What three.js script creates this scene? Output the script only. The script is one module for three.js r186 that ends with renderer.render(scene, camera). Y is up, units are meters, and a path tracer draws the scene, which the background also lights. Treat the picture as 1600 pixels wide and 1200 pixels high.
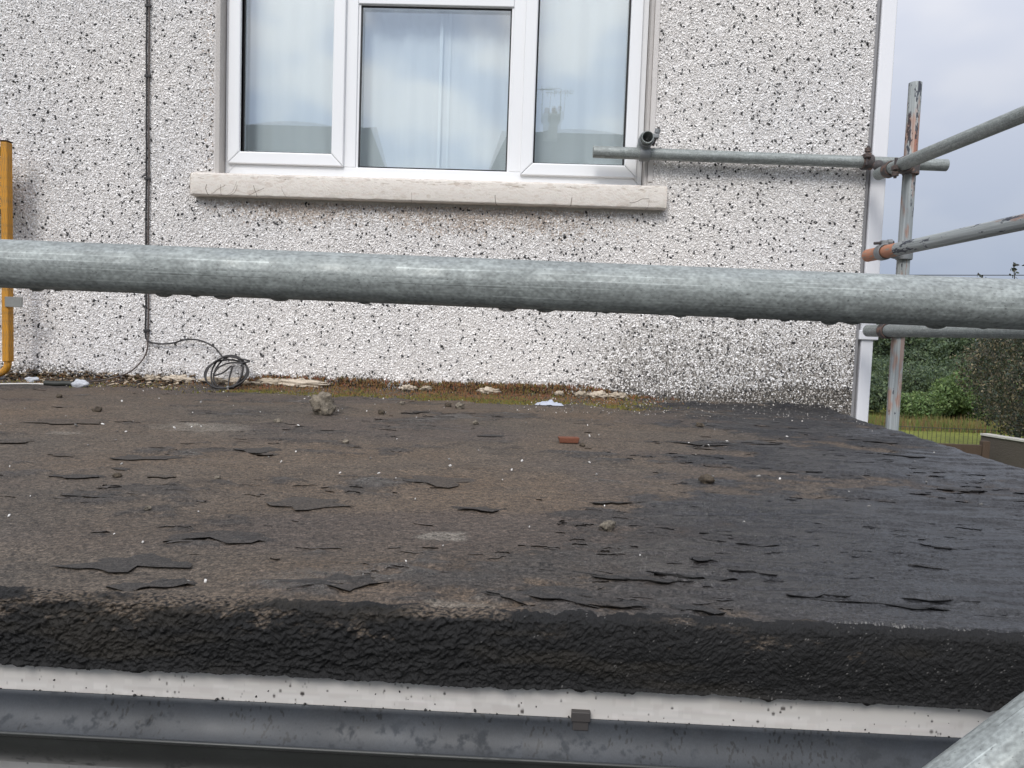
import * as THREE from 'three';
import { mergeGeometries as mergeRaw, mergeVertices } from 'three/addons/utils/BufferGeometryUtils.js';
import { ImprovedNoise } from 'three/addons/math/ImprovedNoise.js';
import { RoundedBoxGeometry } from 'three/addons/geometries/RoundedBoxGeometry.js';

// ---------------------------------------------------------------- camera, sky, sun, exposure
const scene = new THREE.Scene();
const camera = new THREE.PerspectiveCamera(53.13, 4 / 3, 0.02, 900);
{
  const [yaw, pitch, roll] = [-1.8, -3.78, 2.03].map(THREE.MathUtils.degToRad);
  const f = new THREE.Vector3(Math.sin(yaw) * Math.cos(pitch), Math.sin(pitch), -Math.cos(yaw) * Math.cos(pitch));
  const r = new THREE.Vector3(Math.cos(yaw), 0, Math.sin(yaw));
  const u = new THREE.Vector3().crossVectors(r, f);
  const r2 = r.clone().multiplyScalar(Math.cos(roll)).addScaledVector(u, Math.sin(roll));
  const u2 = u.clone().multiplyScalar(Math.cos(roll)).addScaledVector(r, -Math.sin(roll));
  camera.position.set(0, 2.95, 3.3);
  camera.quaternion.setFromRotationMatrix(new THREE.Matrix4().makeBasis(r2, u2, f.clone().negate()));
}
const renderer = new THREE.WebGLRenderer({ antialias: true });
renderer.toneMapping = THREE.LinearToneMapping;
renderer.toneMappingExposure = 1.08;
renderer.shadowMap.enabled = true;

const perlin = new ImprovedNoise();
const noise = (x, y, z = 0.37) => perlin.noise(x, y, z);
function fbm(x, y, z = 0.37, oct = 4, gain = 0.5) {
  let a = 1, s = 0, n = 0;
  for (let i = 0; i < oct; i++) { s += a * noise(x, y, z + i * 7.13); n += a; a *= gain; x *= 2.03; y *= 2.03; z *= 1.3; }
  return s / n;
}
let seed = 12345;
const rnd = () => { seed = (seed + 0x6D2B79F5) | 0; let t = Math.imul(seed ^ (seed >>> 15), 1 | seed); t = (t + Math.imul(t ^ (t >>> 7), 61 | t)) ^ t; return ((t ^ (t >>> 14)) >>> 0) / 4294967296; };
const rr = (a, b) => a + (b - a) * rnd();
const sm = (a, b, x) => { const t = Math.min(1, Math.max(0, (x - a) / (b - a))); return t * t * (3 - 2 * t); };
const mix = (a, b, t) => a + (b - a) * t;

{ // overcast sky: layered cloud, thinner and bluer towards the horizon, brighter overhead
  const w = 1024, h = 512, d = new Float32Array(w * h * 4);
  for (let j = 0; j < h; j++) {
    const el = ((j + 0.5) / h - 0.5) * Math.PI, s = Math.sin(el);
    for (let i = 0; i < w; i++) {
      const az = ((i + 0.5) / w - 0.5) * 2 * Math.PI, cx = Math.cos(az) * Math.cos(el), cz = Math.sin(az) * Math.cos(el);
      const up = Math.max(s, 0), k = 1 / (up + 0.22);
      const n = fbm(cx * k * 3.0 + 3.1, cz * k * 3.0 + 1.7, 0.4, 5) * 2.0;
      const t = sm(0.0, 0.42, up);
      const b = 1 + 0.75 * up, o = (j * w + i) * 4;
      const cloud = sm(0.1, 0.9, 0.5 + n * 1.25), lift = sm(0.02, 0.25, up) * mix(0.12, 1, sm(-0.3, 0.5, cz));   // even sheet to the north, broken cloud behind
      const toSun = Math.max(0, cx * -0.19 + s * 0.66 + cz * 0.72), glow = 1 + 1.15 * toSun ** 3;   // the cloud is thinner and brighter round the hidden sun
      for (let c = 0; c < 3; c++) {
        const grad = mix([0.345, 0.405, 0.515][c], [0.555, 0.575, 0.64][c], t) * b;
        d[o + c] = grad * mix(1, mix([0.72, 0.80, 0.93][c], [1.24, 1.20, 1.12][c], cloud), 0.08 + 0.92 * lift) * glow;
      }
      d[o + 3] = 1;
    }
  }
  const sky = new THREE.DataTexture(d, w, h, THREE.RGBAFormat, THREE.FloatType);
  sky.mapping = THREE.EquirectangularReflectionMapping; sky.magFilter = sky.minFilter = THREE.LinearFilter;
  sky.colorSpace = THREE.LinearSRGBColorSpace; sky.needsUpdate = true;
  scene.background = sky; scene.environment = sky;
}
const sun = new THREE.DirectionalLight(new THREE.Color(1, 0.965, 0.91), 1.5);
sun.position.set(-4, 16, 15.5); sun.target.position.set(0, 2.9, 0.6);
sun.castShadow = true; sun.shadow.radius = 34;
Object.assign(sun.shadow.camera, { left: -9, right: 9, top: 9, bottom: -9, near: 1, far: 60 });
sun.shadow.mapSize.set(2048, 2048);
scene.add(sun, sun.target);

// ---------------------------------------------------------------- helpers
const taken = {};
function numbered(n) { const k = (taken[n] = (taken[n] || 0) + 1); return k === 1 ? n : `${n}_${String(k - 1).padStart(3, '0')}`; }
function shadowed(o) { o.castShadow = o.receiveShadow = true; return o; }
function part(parent, name, geo, mat) { const m = shadowed(new THREE.Mesh(geo, mat)); m.name = name; parent.add(m); return m; }
function info(o, label, category, group, kind) {
  if (label) o.userData.label = label;
  if (category) o.userData.category = category;
  if (group) o.userData.group = group;
  if (kind) o.userData.kind = kind;
  return o;
}
function thing(name, label, category, group) { const g = new THREE.Group(); g.name = numbered(name); scene.add(g); return info(g, label, category, group); }
function solo(name, geo, mat, label, category, group, kind) { return info(part(scene, numbered(name), geo, mat), label, category, group, kind); }
const lin = (r, g, b) => new THREE.Color().setRGB(r, g, b);
const std = (c, rough = 0.8, more = {}) => new THREE.MeshStandardMaterial({ color: Array.isArray(c) ? lin(...c) : c, roughness: rough, ...more });
function boxAt(x0, x1, y0, y1, z0, z1, r = 0) {
  const g = r ? new RoundedBoxGeometry(x1 - x0, y1 - y0, z1 - z0, 2, r) : new THREE.BoxGeometry(x1 - x0, y1 - y0, z1 - z0);
  g.translate((x0 + x1) / 2, (y0 + y1) / 2, (z0 + z1) / 2); return g;
}
function tex(w, h, fn, srgb = true, rx = 1, ry = 1) { // fn(u, v, x, y) -> [r, g, b] 0..1 (tileable only where fn is)
  const d = new Uint8Array(w * h * 4);
  for (let y = 0; y < h; y++) for (let x = 0; x < w; x++) {
    const c = fn((x + 0.5) / w, (y + 0.5) / h, x, y), o = (y * w + x) * 4;
    d[o] = Math.max(0, Math.min(255, c[0] * 255)); d[o + 1] = Math.max(0, Math.min(255, c[1] * 255)); d[o + 2] = Math.max(0, Math.min(255, c[2] * 255)); d[o + 3] = 255;
  }
  const t = new THREE.DataTexture(d, w, h); t.wrapS = t.wrapT = THREE.RepeatWrapping; t.magFilter = THREE.LinearFilter; t.minFilter = THREE.LinearMipmapLinearFilter; t.generateMipmaps = true;
  if (srgb) t.colorSpace = THREE.SRGBColorSpace;
  t.repeat.set(rx, ry); t.needsUpdate = true; return t;
}
const mergeGeometries = (list) => mergeRaw(list.map((g) => (g.index ? g.toNonIndexed() : g)));
const grey = (v) => [v, v, v];
// noise on a torus, so that tiles join
const wrapN = (u, v, fu, fv, s = 0) => { const a = u * 2 * Math.PI, b = v * 2 * Math.PI, p = fu / 6.2832, q = fv / 6.2832; return perlin.noise(Math.cos(a) * p + s, Math.sin(a) * p + Math.cos(b) * q * 1.01 + s * 1.7, Math.sin(b) * q + s * 0.6); };
function grid(cols, rows, fn, colour) { // fn(i, j) -> [x, y, z, u, v]; colour(i, j) -> [r, g, b]
  const n = (cols + 1) * (rows + 1), p = new Float32Array(n * 3), uv = new Float32Array(n * 2), c = colour ? new Float32Array(n * 3) : null, ix = new Uint32Array(cols * rows * 6);
  let k = 0, q = 0;
  for (let j = 0; j <= rows; j++) for (let i = 0; i <= cols; i++, k++) {
    const a = fn(i, j); p[k * 3] = a[0]; p[k * 3 + 1] = a[1]; p[k * 3 + 2] = a[2]; uv[k * 2] = a[3]; uv[k * 2 + 1] = a[4];
    if (c) { const e = colour(i, j, a); c[k * 3] = e[0]; c[k * 3 + 1] = e[1]; c[k * 3 + 2] = e[2]; }
  }
  for (let j = 0; j < rows; j++) for (let i = 0; i < cols; i++) { const a = j * (cols + 1) + i, b = a + 1, d = a + cols + 1, e = d + 1; ix.set([a, d, b, b, d, e], q); q += 6; }
  const g = new THREE.BufferGeometry();
  g.setAttribute('position', new THREE.BufferAttribute(p, 3)); g.setAttribute('uv', new THREE.BufferAttribute(uv, 2));
  if (c) g.setAttribute('color', new THREE.BufferAttribute(c, 3));
  g.setIndex(new THREE.BufferAttribute(ix, 1)); g.computeVertexNormals(); return g;
}
function lump(r, detail = 2, amp = 0.3, freq = 1.6, sd = 0, flat = [1, 1, 1]) { // an uneven stone
  let g = mergeVertices(new THREE.IcosahedronGeometry(1, detail).deleteAttribute('normal').deleteAttribute('uv'), 1e-4);
  const p = g.attributes.position;
  for (let i = 0; i < p.count; i++) {
    const x = p.getX(i), y = p.getY(i), z = p.getZ(i);
    const k = r * (1 + amp * (noise(x * freq + sd, y * freq + sd * 1.3, z * freq) + 0.5 * noise(x * freq * 2.4, y * freq * 2.4 + sd, z * freq * 2.4) + 0.3 * noise(x * freq * 6, y * freq * 6 + sd, z * freq * 6)));
    p.setXYZ(i, x * k * flat[0], y * k * flat[1], z * k * flat[2]);
  }
  const q = new Float32Array(p.count * 2); for (let i = 0; i < p.count; i++) { q[i * 2] = p.getX(i) + p.getZ(i); q[i * 2 + 1] = p.getY(i) + p.getZ(i) * 0.5; }
  g.setAttribute('uv', new THREE.BufferAttribute(q, 2)); g.computeVertexNormals(); return g;
}
const M4 = new THREE.Matrix4(), Q = new THREE.Quaternion(), E3 = new THREE.Euler(), V = (x, y, z) => new THREE.Vector3(x, y, z);
function instanced(parent, name, geo, mat, list) { // list of [pos, euler, scale, colour]
  const im = new THREE.InstancedMesh(geo, mat, list.length); im.name = name; shadowed(im);
  list.forEach(([p, e, s, c], i) => { M4.compose(p, Q.setFromEuler(E3.set(...e)), s); im.setMatrixAt(i, M4); if (c) im.setColorAt(i, c); });
  im.userData.kind = 'stuff'; parent.add(im); return im;
}

// ---------------------------------------------------------------- shared surfaces
const fineTex = tex(512, 512, (u, v, x, y) => { const n = 0.5 * wrapN(u, v, 60, 60) + 0.5 * wrapN(u, v, 22, 22, 3) + 0.45 * (rnd() - 0.5); return grey(0.5 + 0.55 * n); }, false);
const rep = (t, x, y = x) => { const c = t.clone(); c.repeat.set(x, y); c.needsUpdate = true; return c; };
const mirror = (t) => { t.wrapS = t.wrapT = THREE.MirroredRepeatWrapping; return t; };
const N2 = (u, v, fu, fv, s = 0) => noise(u * fu + s * 3.1, v * fv + s * 7.7, s + 0.5);
// galvanised zinc, u round the tube (0.152 m), v along it (1 m)
const scratch = Array.from({ length: 70 }, () => [rnd(), rnd(), rr(0.02, 0.14), rr(-0.05, 0.05), rnd() < 0.6 ? 0.1 : -0.12]);
const galvTex = mirror(tex(512, 2048, (u, v) => {
  const streak = N2(u, v, 46, 2.6, 1) * 0.5 + N2(u, v, 120, 6, 4) * 0.4, blot = N2(u, v, 13, 42, 7) * 0.6 + N2(u, v, 30, 100, 9) * 0.45, big = N2(u, v, 3, 5, 2);
  let sc = 0; for (const [su, sv, l, sl, a] of scratch) if (v > sv && v < sv + l && Math.abs(u - su - (v - sv) * sl) < 0.0022) sc = a;
  const pit = N2(u, v, 90, 420, 21) > 0.62 ? -0.13 : 0, span = 0.09 * N2(u, v, 60, 300, 23);
  const s = 0.55 + sc + pit + span + 0.085 * streak + 0.12 * Math.max(-0.12, blot) + 0.05 * big + 0.05 * (rnd() - 0.5);
  return [s * 0.965, s * 1.0, s * 0.985];
}));
const galvRough = mirror(tex(256, 512, (u, v) => grey(0.6 + 0.3 * N2(u, v, 12, 40, 5) + 0.2 * N2(u, v, 40, 6, 8)), false));
const galv = new THREE.MeshStandardMaterial({ map: galvTex, roughnessMap: galvRough, roughness: 0.95, metalness: 0.2, bumpMap: rep(fineTex, 1, 6), bumpScale: 0.0003 });
// a weathered tube: zinc worn to dark steel in flecks, with a little rust
const wornTex = mirror(tex(512, 1024, (u, v) => {
  const n = N2(u, v, 9, 16, 3) + 0.7 * N2(u, v, 26, 60, 5) + 0.4 * N2(u, v, 70, 140, 6), s = 0.64 + 0.12 * N2(u, v, 40, 5, 1) + 0.05 * (rnd() - 0.5);
  const rust = sm(0.3, 0.62, N2(u, v, 4, 3.2, 11) * 1.5 + 0.35 * n) * 0.7, dark = sm(0.3, 0.5, -n + 0.9 * N2(u, v, 3, 2.4, 14));
  return [mix(mix(s * 0.97, 0.58, rust), 0.27, dark), mix(mix(s, 0.455, rust), 0.28, dark), mix(mix(s, 0.41, rust), 0.31, dark)];
}));
const worn = new THREE.MeshStandardMaterial({ map: wornTex, roughness: 0.6, metalness: 0.2, bumpMap: rep(fineTex, 1, 6), bumpScale: 0.0006 });
const orangeTex = tex(256, 256, (u, v) => { const n = wrapN(u, v, 14, 14, 3) + 0.5 * wrapN(u, v, 40, 40, 6), k = sm(0.22, 0.36, n), s = 1 + 0.1 * (rnd() - 0.5); return [mix(0.70, 0.55, k) * s, mix(0.49, 0.54, k) * s, mix(0.39, 0.5, k) * s]; });
const orangeRust = new THREE.MeshStandardMaterial({ map: orangeTex, roughness: 0.75, bumpMap: rep(fineTex, 1), bumpScale: 0.0005 });
const couplerTex = tex(256, 256, (u, v) => { const n = wrapN(u, v, 9, 9, 3) + 0.6 * wrapN(u, v, 34, 34, 6), k = sm(-0.05, 0.4, n), s = 1 + 0.18 * (rnd() - 0.5); return [mix(0.30, 0.47, k) * s, mix(0.285, 0.375, k) * s, mix(0.285, 0.33, k) * s]; });
const couplerMat = new THREE.MeshStandardMaterial({ map: couplerTex, roughness: 0.7, metalness: 0.2, bumpMap: rep(fineTex, 1), bumpScale: 0.0012 });
const couplerGrey = std([0.23, 0.24, 0.245], 0.55, { metalness: 0.4, bumpMap: rep(fineTex, 1), bumpScale: 0.0008 });
const boltMat = std([0.06, 0.05, 0.05], 0.6, { metalness: 0.3 });

// ---------------------------------------------------------------- ground, road, field
const grassTex = tex(512, 512, (u, v) => { const n = wrapN(u, v, 14, 14) + 0.7 * wrapN(u, v, 50, 50, 3) + 0.5 * (rnd() - 0.5); return [0.36 + 0.11 * n, 0.43 + 0.11 * n, 0.17 + 0.06 * n]; });
{
  const g = new THREE.PlaneGeometry(1200, 1200, 1, 1).rotateX(-Math.PI / 2);
  info(solo('ground', g, new THREE.MeshStandardMaterial({ map: rep(grassTex, 300), roughness: 1 })), 'green ground stretching away below the roof', 'ground', null, 'structure');
  const road = new THREE.PlaneGeometry(220, 6.5).rotateX(-Math.PI / 2).translate(0, 0.008, 14);
  info(solo('road', road, std([0.055, 0.055, 0.058], 0.85, { bumpMap: rep(fineTex, 400, 14), bumpScale: 0.003 })), 'grey asphalt street in front of the house', 'road', null, 'structure');
  const yard = new THREE.PlaneGeometry(40, 9).rotateX(-Math.PI / 2).translate(-4, 0.004, 6.2);
  info(solo('yard', yard, std([0.11, 0.105, 0.1], 0.9, { bumpMap: rep(fineTex, 80, 18), bumpScale: 0.004 })), 'dark paved yard in front of the extension', 'yard', null, 'structure');
  const drive = new THREE.PlaneGeometry(9, 12).rotateX(-Math.PI / 2).translate(6, 0.004, -2);
  info(solo('driveway', drive, std([0.16, 0.155, 0.15], 0.9, { bumpMap: rep(fineTex, 20, 24), bumpScale: 0.004 })), 'pale concrete drive beside the house', 'drive', null, 'structure');
  const field = new THREE.PlaneGeometry(120, 60).rotateX(-Math.PI / 2).translate(40, 0.006, -48);
  info(solo('field', field, new THREE.MeshStandardMaterial({ map: rep(grassTex, 60, 30), color: lin(1.1, 0.84, 0.42), roughness: 1 })), 'yellow green field behind the railings', 'field', null, 'structure');
}

// ---------------------------------------------------------------- the house: pebble-dashed wall, window, downpipe
const HX0 = -3.6, HX1 = 1.345, HTOP = 5.05, OX0 = -1.41, OX1 = 0.435, OY0 = 3.585, OY1 = 4.8;
const house = thing('house', 'white pebble-dashed house with a wide white window above the flat roof', 'house');
const stainAt = (x, y) => { // dark growth: low on the corner side and along the foot of the wall
  const n = fbm(x * 2.6, y * 3.4, 2.1, 3) * 1.5;
  const low = sm(3.16, 2.74, y + 0.06 * n) * sm(0.02, 0.55, x + 0.22 * n) * 0.62;
  const foot = sm(2.755, 2.695, y + 0.05 * n) * 0.6;
  const band = sm(2.79, 2.715, y + 0.07 * n + 0.03 * noise(x * 40, y * 40, 3)) * sm(0.15, 0.5, x) * 1.3;
  return Math.min(1.3, Math.max(low * 0.85, foot, band));
};
const brownAt = (x, y) => sm(3.34, 3.475, y + 0.11 * fbm(x * 3, y * 3, 5.5, 3)) * sm(-1.5, -1.2, x) * sm(0.5, -0.1, x);
{
  const s = new THREE.Shape([[HX0, 0], [HX1, 0], [HX1, HTOP], [HX0, HTOP]].map((a) => new THREE.Vector2(...a)));
  s.holes.push(new THREE.Path([[OX0, OY0], [OX0, OY1], [OX1, OY1], [OX1, OY0]].map((a) => new THREE.Vector2(...a))));
  const g = new THREE.ExtrudeGeometry(s, { depth: 0.27, bevelEnabled: false }).translate(0, 0, -0.27);
  const mortar = tex(1024, 1024, (u, v) => {
    const x = HX0 + u * (HX1 - HX0), y = v * HTOP, n = fbm(x * 5, y * 5, 1.4, 3) + 0.5 * noise(x * 60, y * 60, 3), g = stainAt(x, y), k = mix(0.80 + 0.06 * n + 0.1 * (rnd() - 0.5), 0.40 + 0.08 * n, Math.min(1, g * 1.2));
    return [k, k * mix(0.98, 0.95, g), k * mix(0.965, 0.89, g)];
  });
  mortar.repeat.set(1 / (HX1 - HX0), 1 / HTOP); mortar.offset.set(-HX0 / (HX1 - HX0), 0);
  const wall = part(house, 'front_wall', g, new THREE.MeshStandardMaterial({ map: mortar, roughness: 0.95, bumpMap: rep(fineTex, 5), bumpScale: 0.003 }));
  // every thrown pebble is a small solid stone bedded in the render
  const peb = mergeVertices(new THREE.IcosahedronGeometry(1, 1).deleteAttribute('normal').deleteAttribute('uv'), 1e-4);
  const pp = peb.attributes.position;
  for (let i = 0; i < pp.count; i++) { const k = 1 + 0.35 * noise(pp.getX(i) * 1.9, pp.getY(i) * 1.9, pp.getZ(i) * 1.9 + 4); pp.setXYZ(i, pp.getX(i) * k, pp.getY(i) * k, pp.getZ(i) * k); }
  peb.computeVertexNormals();
  const list = [], st = 0.0067;
  for (let y = 2.6, row = 0; y < 4.85; y += st * 0.87, row++) for (let x = HX0 + 0.004 + (row & 1) * st / 2; x < HX1 - 0.004; x += st) {
    const px = x + rr(-0.0028, 0.0028), py = y + rr(-0.0028, 0.0028);
    if (px > OX0 - 0.008 && px < OX1 + 0.024 && py > OY0 - 0.11 && py < OY1 + 0.02) continue;
    if (px > -1.495 && px < 0.515 && py > 3.478 && py < 3.6) continue;
    const clump = fbm(px * 9, py * 9, 7.7, 2);
    let dark = rnd() < (0.027 + 0.024 * Math.max(0, clump)) * (1 + 0.6 * fbm(px * 0.9 + 4, py * 1.1, 3.6, 2))  , c, r = rr(0.0033, 0.0051);
    if (rnd() < 0.03) continue;                           // a stone that has fallen out
    if (dark) { const k = rnd() < 0.9 ? rr(0.016, 0.06) : rr(0.08, 0.2); c = lin(k, k * 0.97, k * 0.98); r *= rr(0.95, 1.45); }
    else { const big = fbm(px * 1.1, py * 1.3, 6.2, 3), k = rr(0.79, 0.9) * (1 + 0.12 * big); c = lin(k, k * (0.975 - 0.02 * big), k * (0.955 - 0.05 * big)); }
    const grime = stainAt(px, py), brown = brownAt(px, py);
    if (!dark && grime > 0 && rnd() < grime * 0.7) { const k = rnd() < 0.35 ? rr(0.05, 0.15) : rr(0.2, 0.55); c = lin(k, k * 0.94, k * 0.87); }
    if (!dark && brown > 0 && rnd() < brown * 0.95) { const q = rr(0.42, 0.85); c.multiply(lin(q, q * 0.88, q * 0.78)); };
    list.push([V(px, py, rr(-0.001, 0.0018)), [rr(0, 6.28), rr(0, 6.28), rr(0, 6.28)], V(r * rr(0.8, 1.25), r * rr(0.8, 1.25), r * (dark ? 0.62 : rr(0.24, 0.44))), c]);
  }
  instanced(wall, 'pebbles', peb, std([1, 1, 1], 0.75), list);
  info(wall.children[0], 'white painted pebble dash with scattered dark stones');
  // gable, rear and inside of the house
  const shell = std([0.5, 0.49, 0.47], 0.95, { bumpMap: rep(fineTex, 8), bumpScale: 0.006 });
  part(house, 'gable_wall', boxAt(HX1 - 0.25, HX1 - 0.003, 0, HTOP, -7, -0.273), shell);
  part(house, 'rear_wall', boxAt(HX0, HX1 - 0.253, 0, HTOP, -7, -6.75), shell);
  part(house, 'party_wall', boxAt(HX0, HX0 + 0.25, 0, HTOP, -6.747, -0.273), shell);
  part(house, 'room_floor', boxAt(HX0 + 0.253, HX1 - 0.253, 2.75, 2.95, -6.747, -0.273), std([0.3, 0.24, 0.18], 0.8));
  part(house, 'room_back_wall', boxAt(HX0 + 0.253, HX1 - 0.253, 2.953, HTOP - 0.003, -3.3, -3.2), std([0.6, 0.58, 0.54], 0.9));
  part(house, 'room_ceiling', boxAt(HX0, HX1 - 0.003, HTOP + 0.003, HTOP + 0.15, -7, 0.0), std([0.7, 0.7, 0.68], 0.9));
  const rs = new THREE.Shape([[0.16, 5.12], [0.16, 5.24], [-3.5, 7.6], [-7.2, 5.24], [-7.2, 5.12], [-3.5, 7.45]].map((a) => new THREE.Vector2(...a)));
  part(house, 'roof', new THREE.ExtrudeGeometry(rs, { depth: HX1 - HX0 + 0.25, bevelEnabled: false }).rotateY(-Math.PI / 2).translate(HX1 + 0.12, 0.1, 0), std([0.09, 0.085, 0.085], 0.85));
}
{ // window of white plastic: side sashes, a fixed centre pane, a fanlight over it
  const upvc = new THREE.MeshPhysicalMaterial({ color: lin(0.76, 0.765, 0.775), roughness: 0.32, bumpMap: rep(fineTex, 3), bumpScale: 0.0001 });
  const gasketMat = std([0.02, 0.02, 0.022], 0.6);
  const win = new THREE.Group(); win.name = 'window'; house.add(win);
  const member = (name, pts, z0, z1, bevel = 0.003) => {
    const s = new THREE.Shape(pts.map((a) => new THREE.Vector2(...a)));
    const g = new THREE.ExtrudeGeometry(s, { depth: z1 - z0 - bevel * 2, bevelThickness: bevel, bevelSize: bevel, bevelOffset: -bevel, bevelSegments: 2, steps: 1 }).translate(0, 0, z0 + bevel);
    return part(win, name, g, upvc);
  };
  const mitred = (name, x0, x1, y0, y1, w, z0, z1, bevel) => {
    const e = 0.0004;
    member(name, [[x0 + e, y0], [x1 - e, y0], [x1 - w - e, y0 + w], [x0 + w + e, y0 + w]], z0, z1, bevel);
    member(name, [[x0 + w + e, y1 - w], [x1 - w - e, y1 - w], [x1 - e, y1], [x0 + e, y1]], z0, z1, bevel);
    member(name, [[x0, y0 + e], [x0 + w, y0 + w + e], [x0 + w, y1 - w - e], [x0, y1 - e]], z0, z1, bevel);
    member(name, [[x1 - w, y0 + w + e], [x1, y0 + e], [x1, y1 - e], [x1 - w, y1 - w - e]], z0, z1, bevel);
  };
  const ring = (x0, x1, y0, y1, w, z0, z1) => {
    const s = new THREE.Shape([[x0, y0], [x1, y0], [x1, y1], [x0, y1]].map((a) => new THREE.Vector2(...a)));
    s.holes.push(new THREE.Path([[x0 + w, y0 + w], [x0 + w, y1 - w], [x1 - w, y1 - w], [x1 - w, y0 + w]].map((a) => new THREE.Vector2(...a))));
    return new THREE.ExtrudeGeometry(s, { depth: z1 - z0, bevelEnabled: false }).translate(0, 0, z0);
  };
  const FX0 = -1.388, FX1 = 0.418, FY0 = 3.592, FY1 = 4.79;
  mitred('outer_frame', FX0, FX1, FY0, FY1, 0.05, -0.115, -0.055, 0.003);
  member('mullion', [[-0.872, FY0 + 0.0503], [-0.818, FY0 + 0.0503], [-0.818, FY1 - 0.0503], [-0.872, FY1 - 0.0503]], -0.114, -0.0555);
  member('mullion', [[-0.152, FY0 + 0.0503], [-0.098, FY0 + 0.0503], [-0.098, FY1 - 0.0503], [-0.152, FY1 - 0.0503]], -0.114, -0.0555);
  member('transom', [[-0.8176, 4.332], [-0.1524, 4.332], [-0.1524, 4.386], [-0.8176, 4.386]], -0.114, -0.0555);
  const glass = new THREE.MeshPhysicalMaterial({ color: lin(0.965, 0.99, 0.995), transmission: 1, thickness: 0, roughness: 0.0, ior: 2.1 });
  const lights = [ // glass x0, x1, y0, y1; sash edge or null
    [-1.317, -0.923, 3.704, 4.72, 1], [-0.806, -0.164, 3.653, 4.327, 0], [-0.047, 0.338, 3.69, 4.72, 1], [-0.75, -0.22, 4.45, 4.72, 1]];
  for (const [x0, x1, y0, y1, sash] of lights) {
    if (sash) mitred('sash', x0 - 0.055, x1 + 0.055, y0 - 0.062, y1 + 0.05, 0.052, -0.1, -0.037, 0.006);
    part(win, 'gasket', ring(x0 - 0.006, x1 + 0.006, y0 - 0.011, y1 + 0.006, 0.0095, -0.0775, -0.0725), gasketMat);
    part(win, 'glazing_bead', ring(x0 - 0.012, x1 + 0.012, y0 - 0.018, y1 + 0.012, 0.009, -0.08, sash ? -0.052 : -0.063), upvc);
    part(win, 'pane', new THREE.PlaneGeometry(x1 - x0 + 0.012, y1 - y0 + 0.012).translate((x0 + x1) / 2, (y0 + y1) / 2, -0.075), glass);
    const bow = new THREE.PlaneGeometry(x1 - x0 + 0.012, y1 - y0 + 0.012, 24, 24), bp = bow.attributes.position, W2 = (x1 - x0) / 2, H2 = (y1 - y0) / 2;
    for (let i = 0; i < bp.count; i++) bp.setZ(i, 0.0011 * (1 - (bp.getX(i) / W2) ** 2) * (1 - (bp.getY(i) / H2) ** 2));
    bow.computeVertexNormals();
    part(win, 'inner_pane', bow.translate((x0 + x1) / 2, (y0 + y1) / 2, -0.097), glass);
  }
  // smooth rendered margin round the opening, and worn sealant
  const margin = std([0.52, 0.49, 0.465], 0.85, { bumpMap: rep(fineTex, 6), bumpScale: 0.0012 });
  part(win, 'margin', boxAt(OX1 + 0.0005, OX1 + 0.022, OY0 + 0.02, OY1, 0.0005, 0.007, 0.002), std([0.66, 0.625, 0.6], 0.85, { bumpMap: rep(fineTex, 6), bumpScale: 0.0012 }));
  part(win, 'reveal', boxAt(OX0 + 0.0005, OX0 + 0.02, OY0, OY1, -0.12, 0.004, 0.003), margin);
  part(win, 'reveal', boxAt(OX1 - 0.015, OX1 - 0.0005, OY0, OY1, -0.12, 0.002, 0.003), margin);
  // net curtains in folds
  const net = new THREE.MeshPhysicalMaterial({ color: lin(0.74, 0.775, 0.785), roughness: 1, transmission: 0.25, thickness: 0, side: THREE.DoubleSide });
  const curtain = (x0, x1, sd) => {
    const g = grid(220, 6, (i, j) => {
      const x = mix(x0, x1, i / 220), t = j / 6, z = -0.17 + 0.006 * Math.sin(x * 31 + sd + 3 * noise(x * 4, sd)) + 0.0025 * Math.sin(x * 83 + sd * 2 + t) + 0.012 * noise(x * 5, t, sd);
      return [x, mix(3.3, 4.95, t), z, x, t];
    });
    part(win, 'net_curtain', g, net);
  };
  curtain(-1.6, -0.43, 1); curtain(-0.478, 0.62, 4.2);
  for (const [x0, x1] of [[-0.478, -0.463]]) part(win, 'curtain_hem', boxAt(x0, x1, 3.3, 4.95, -0.148, -0.145, 0.0012), net);
  // the sill: old painted concrete, cracked
  const crackSet = [];
  const addCrack = (x, y, dir, len, wob) => { const pts = [[x, y]]; for (let i = 0; i < len; i++) { dir += rr(-wob, wob); x += Math.cos(dir) * 0.006; y += Math.sin(dir) * 0.006; pts.push([x, y]); } crackSet.push(pts); };
  for (const x of [-1.42, -1.36, -1.29, -1.22, -1.1]) addCrack(x, 0.11, -1.5, 12 + rnd() * 7, 0.38);
  for (const x of [-1.33, -1.24, -1.4]) addCrack(x, 0.07, rr(-0.4, 0.4), 12, 0.3);
  for (const x of [-0.55, -0.2, 0.12, 0.44]) addCrack(x, 0.1, -1.57, 15, 0.12);
  for (const x of [0.36]) addCrack(x, 0.085, rr(-0.3, 0.3), 14, 0.25);
  const c = document.createElement('canvas'); c.width = 2048; c.height = 256; const k = c.getContext('2d');
  k.fillStyle = '#d5cec6'; k.fillRect(0, 0, 2048, 256);
  for (let i = 0; i < 5200; i++) { const a = rnd(); k.fillStyle = a < 0.5 ? 'rgba(216,208,200,0.18)' : a < 0.8 ? 'rgba(190,174,160,0.16)' : 'rgba(150,136,122,0.12)'; const w = rr(2, 26); k.fillRect(rnd() * 2048, rnd() * 256, w, rr(1, 9)); }
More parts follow.
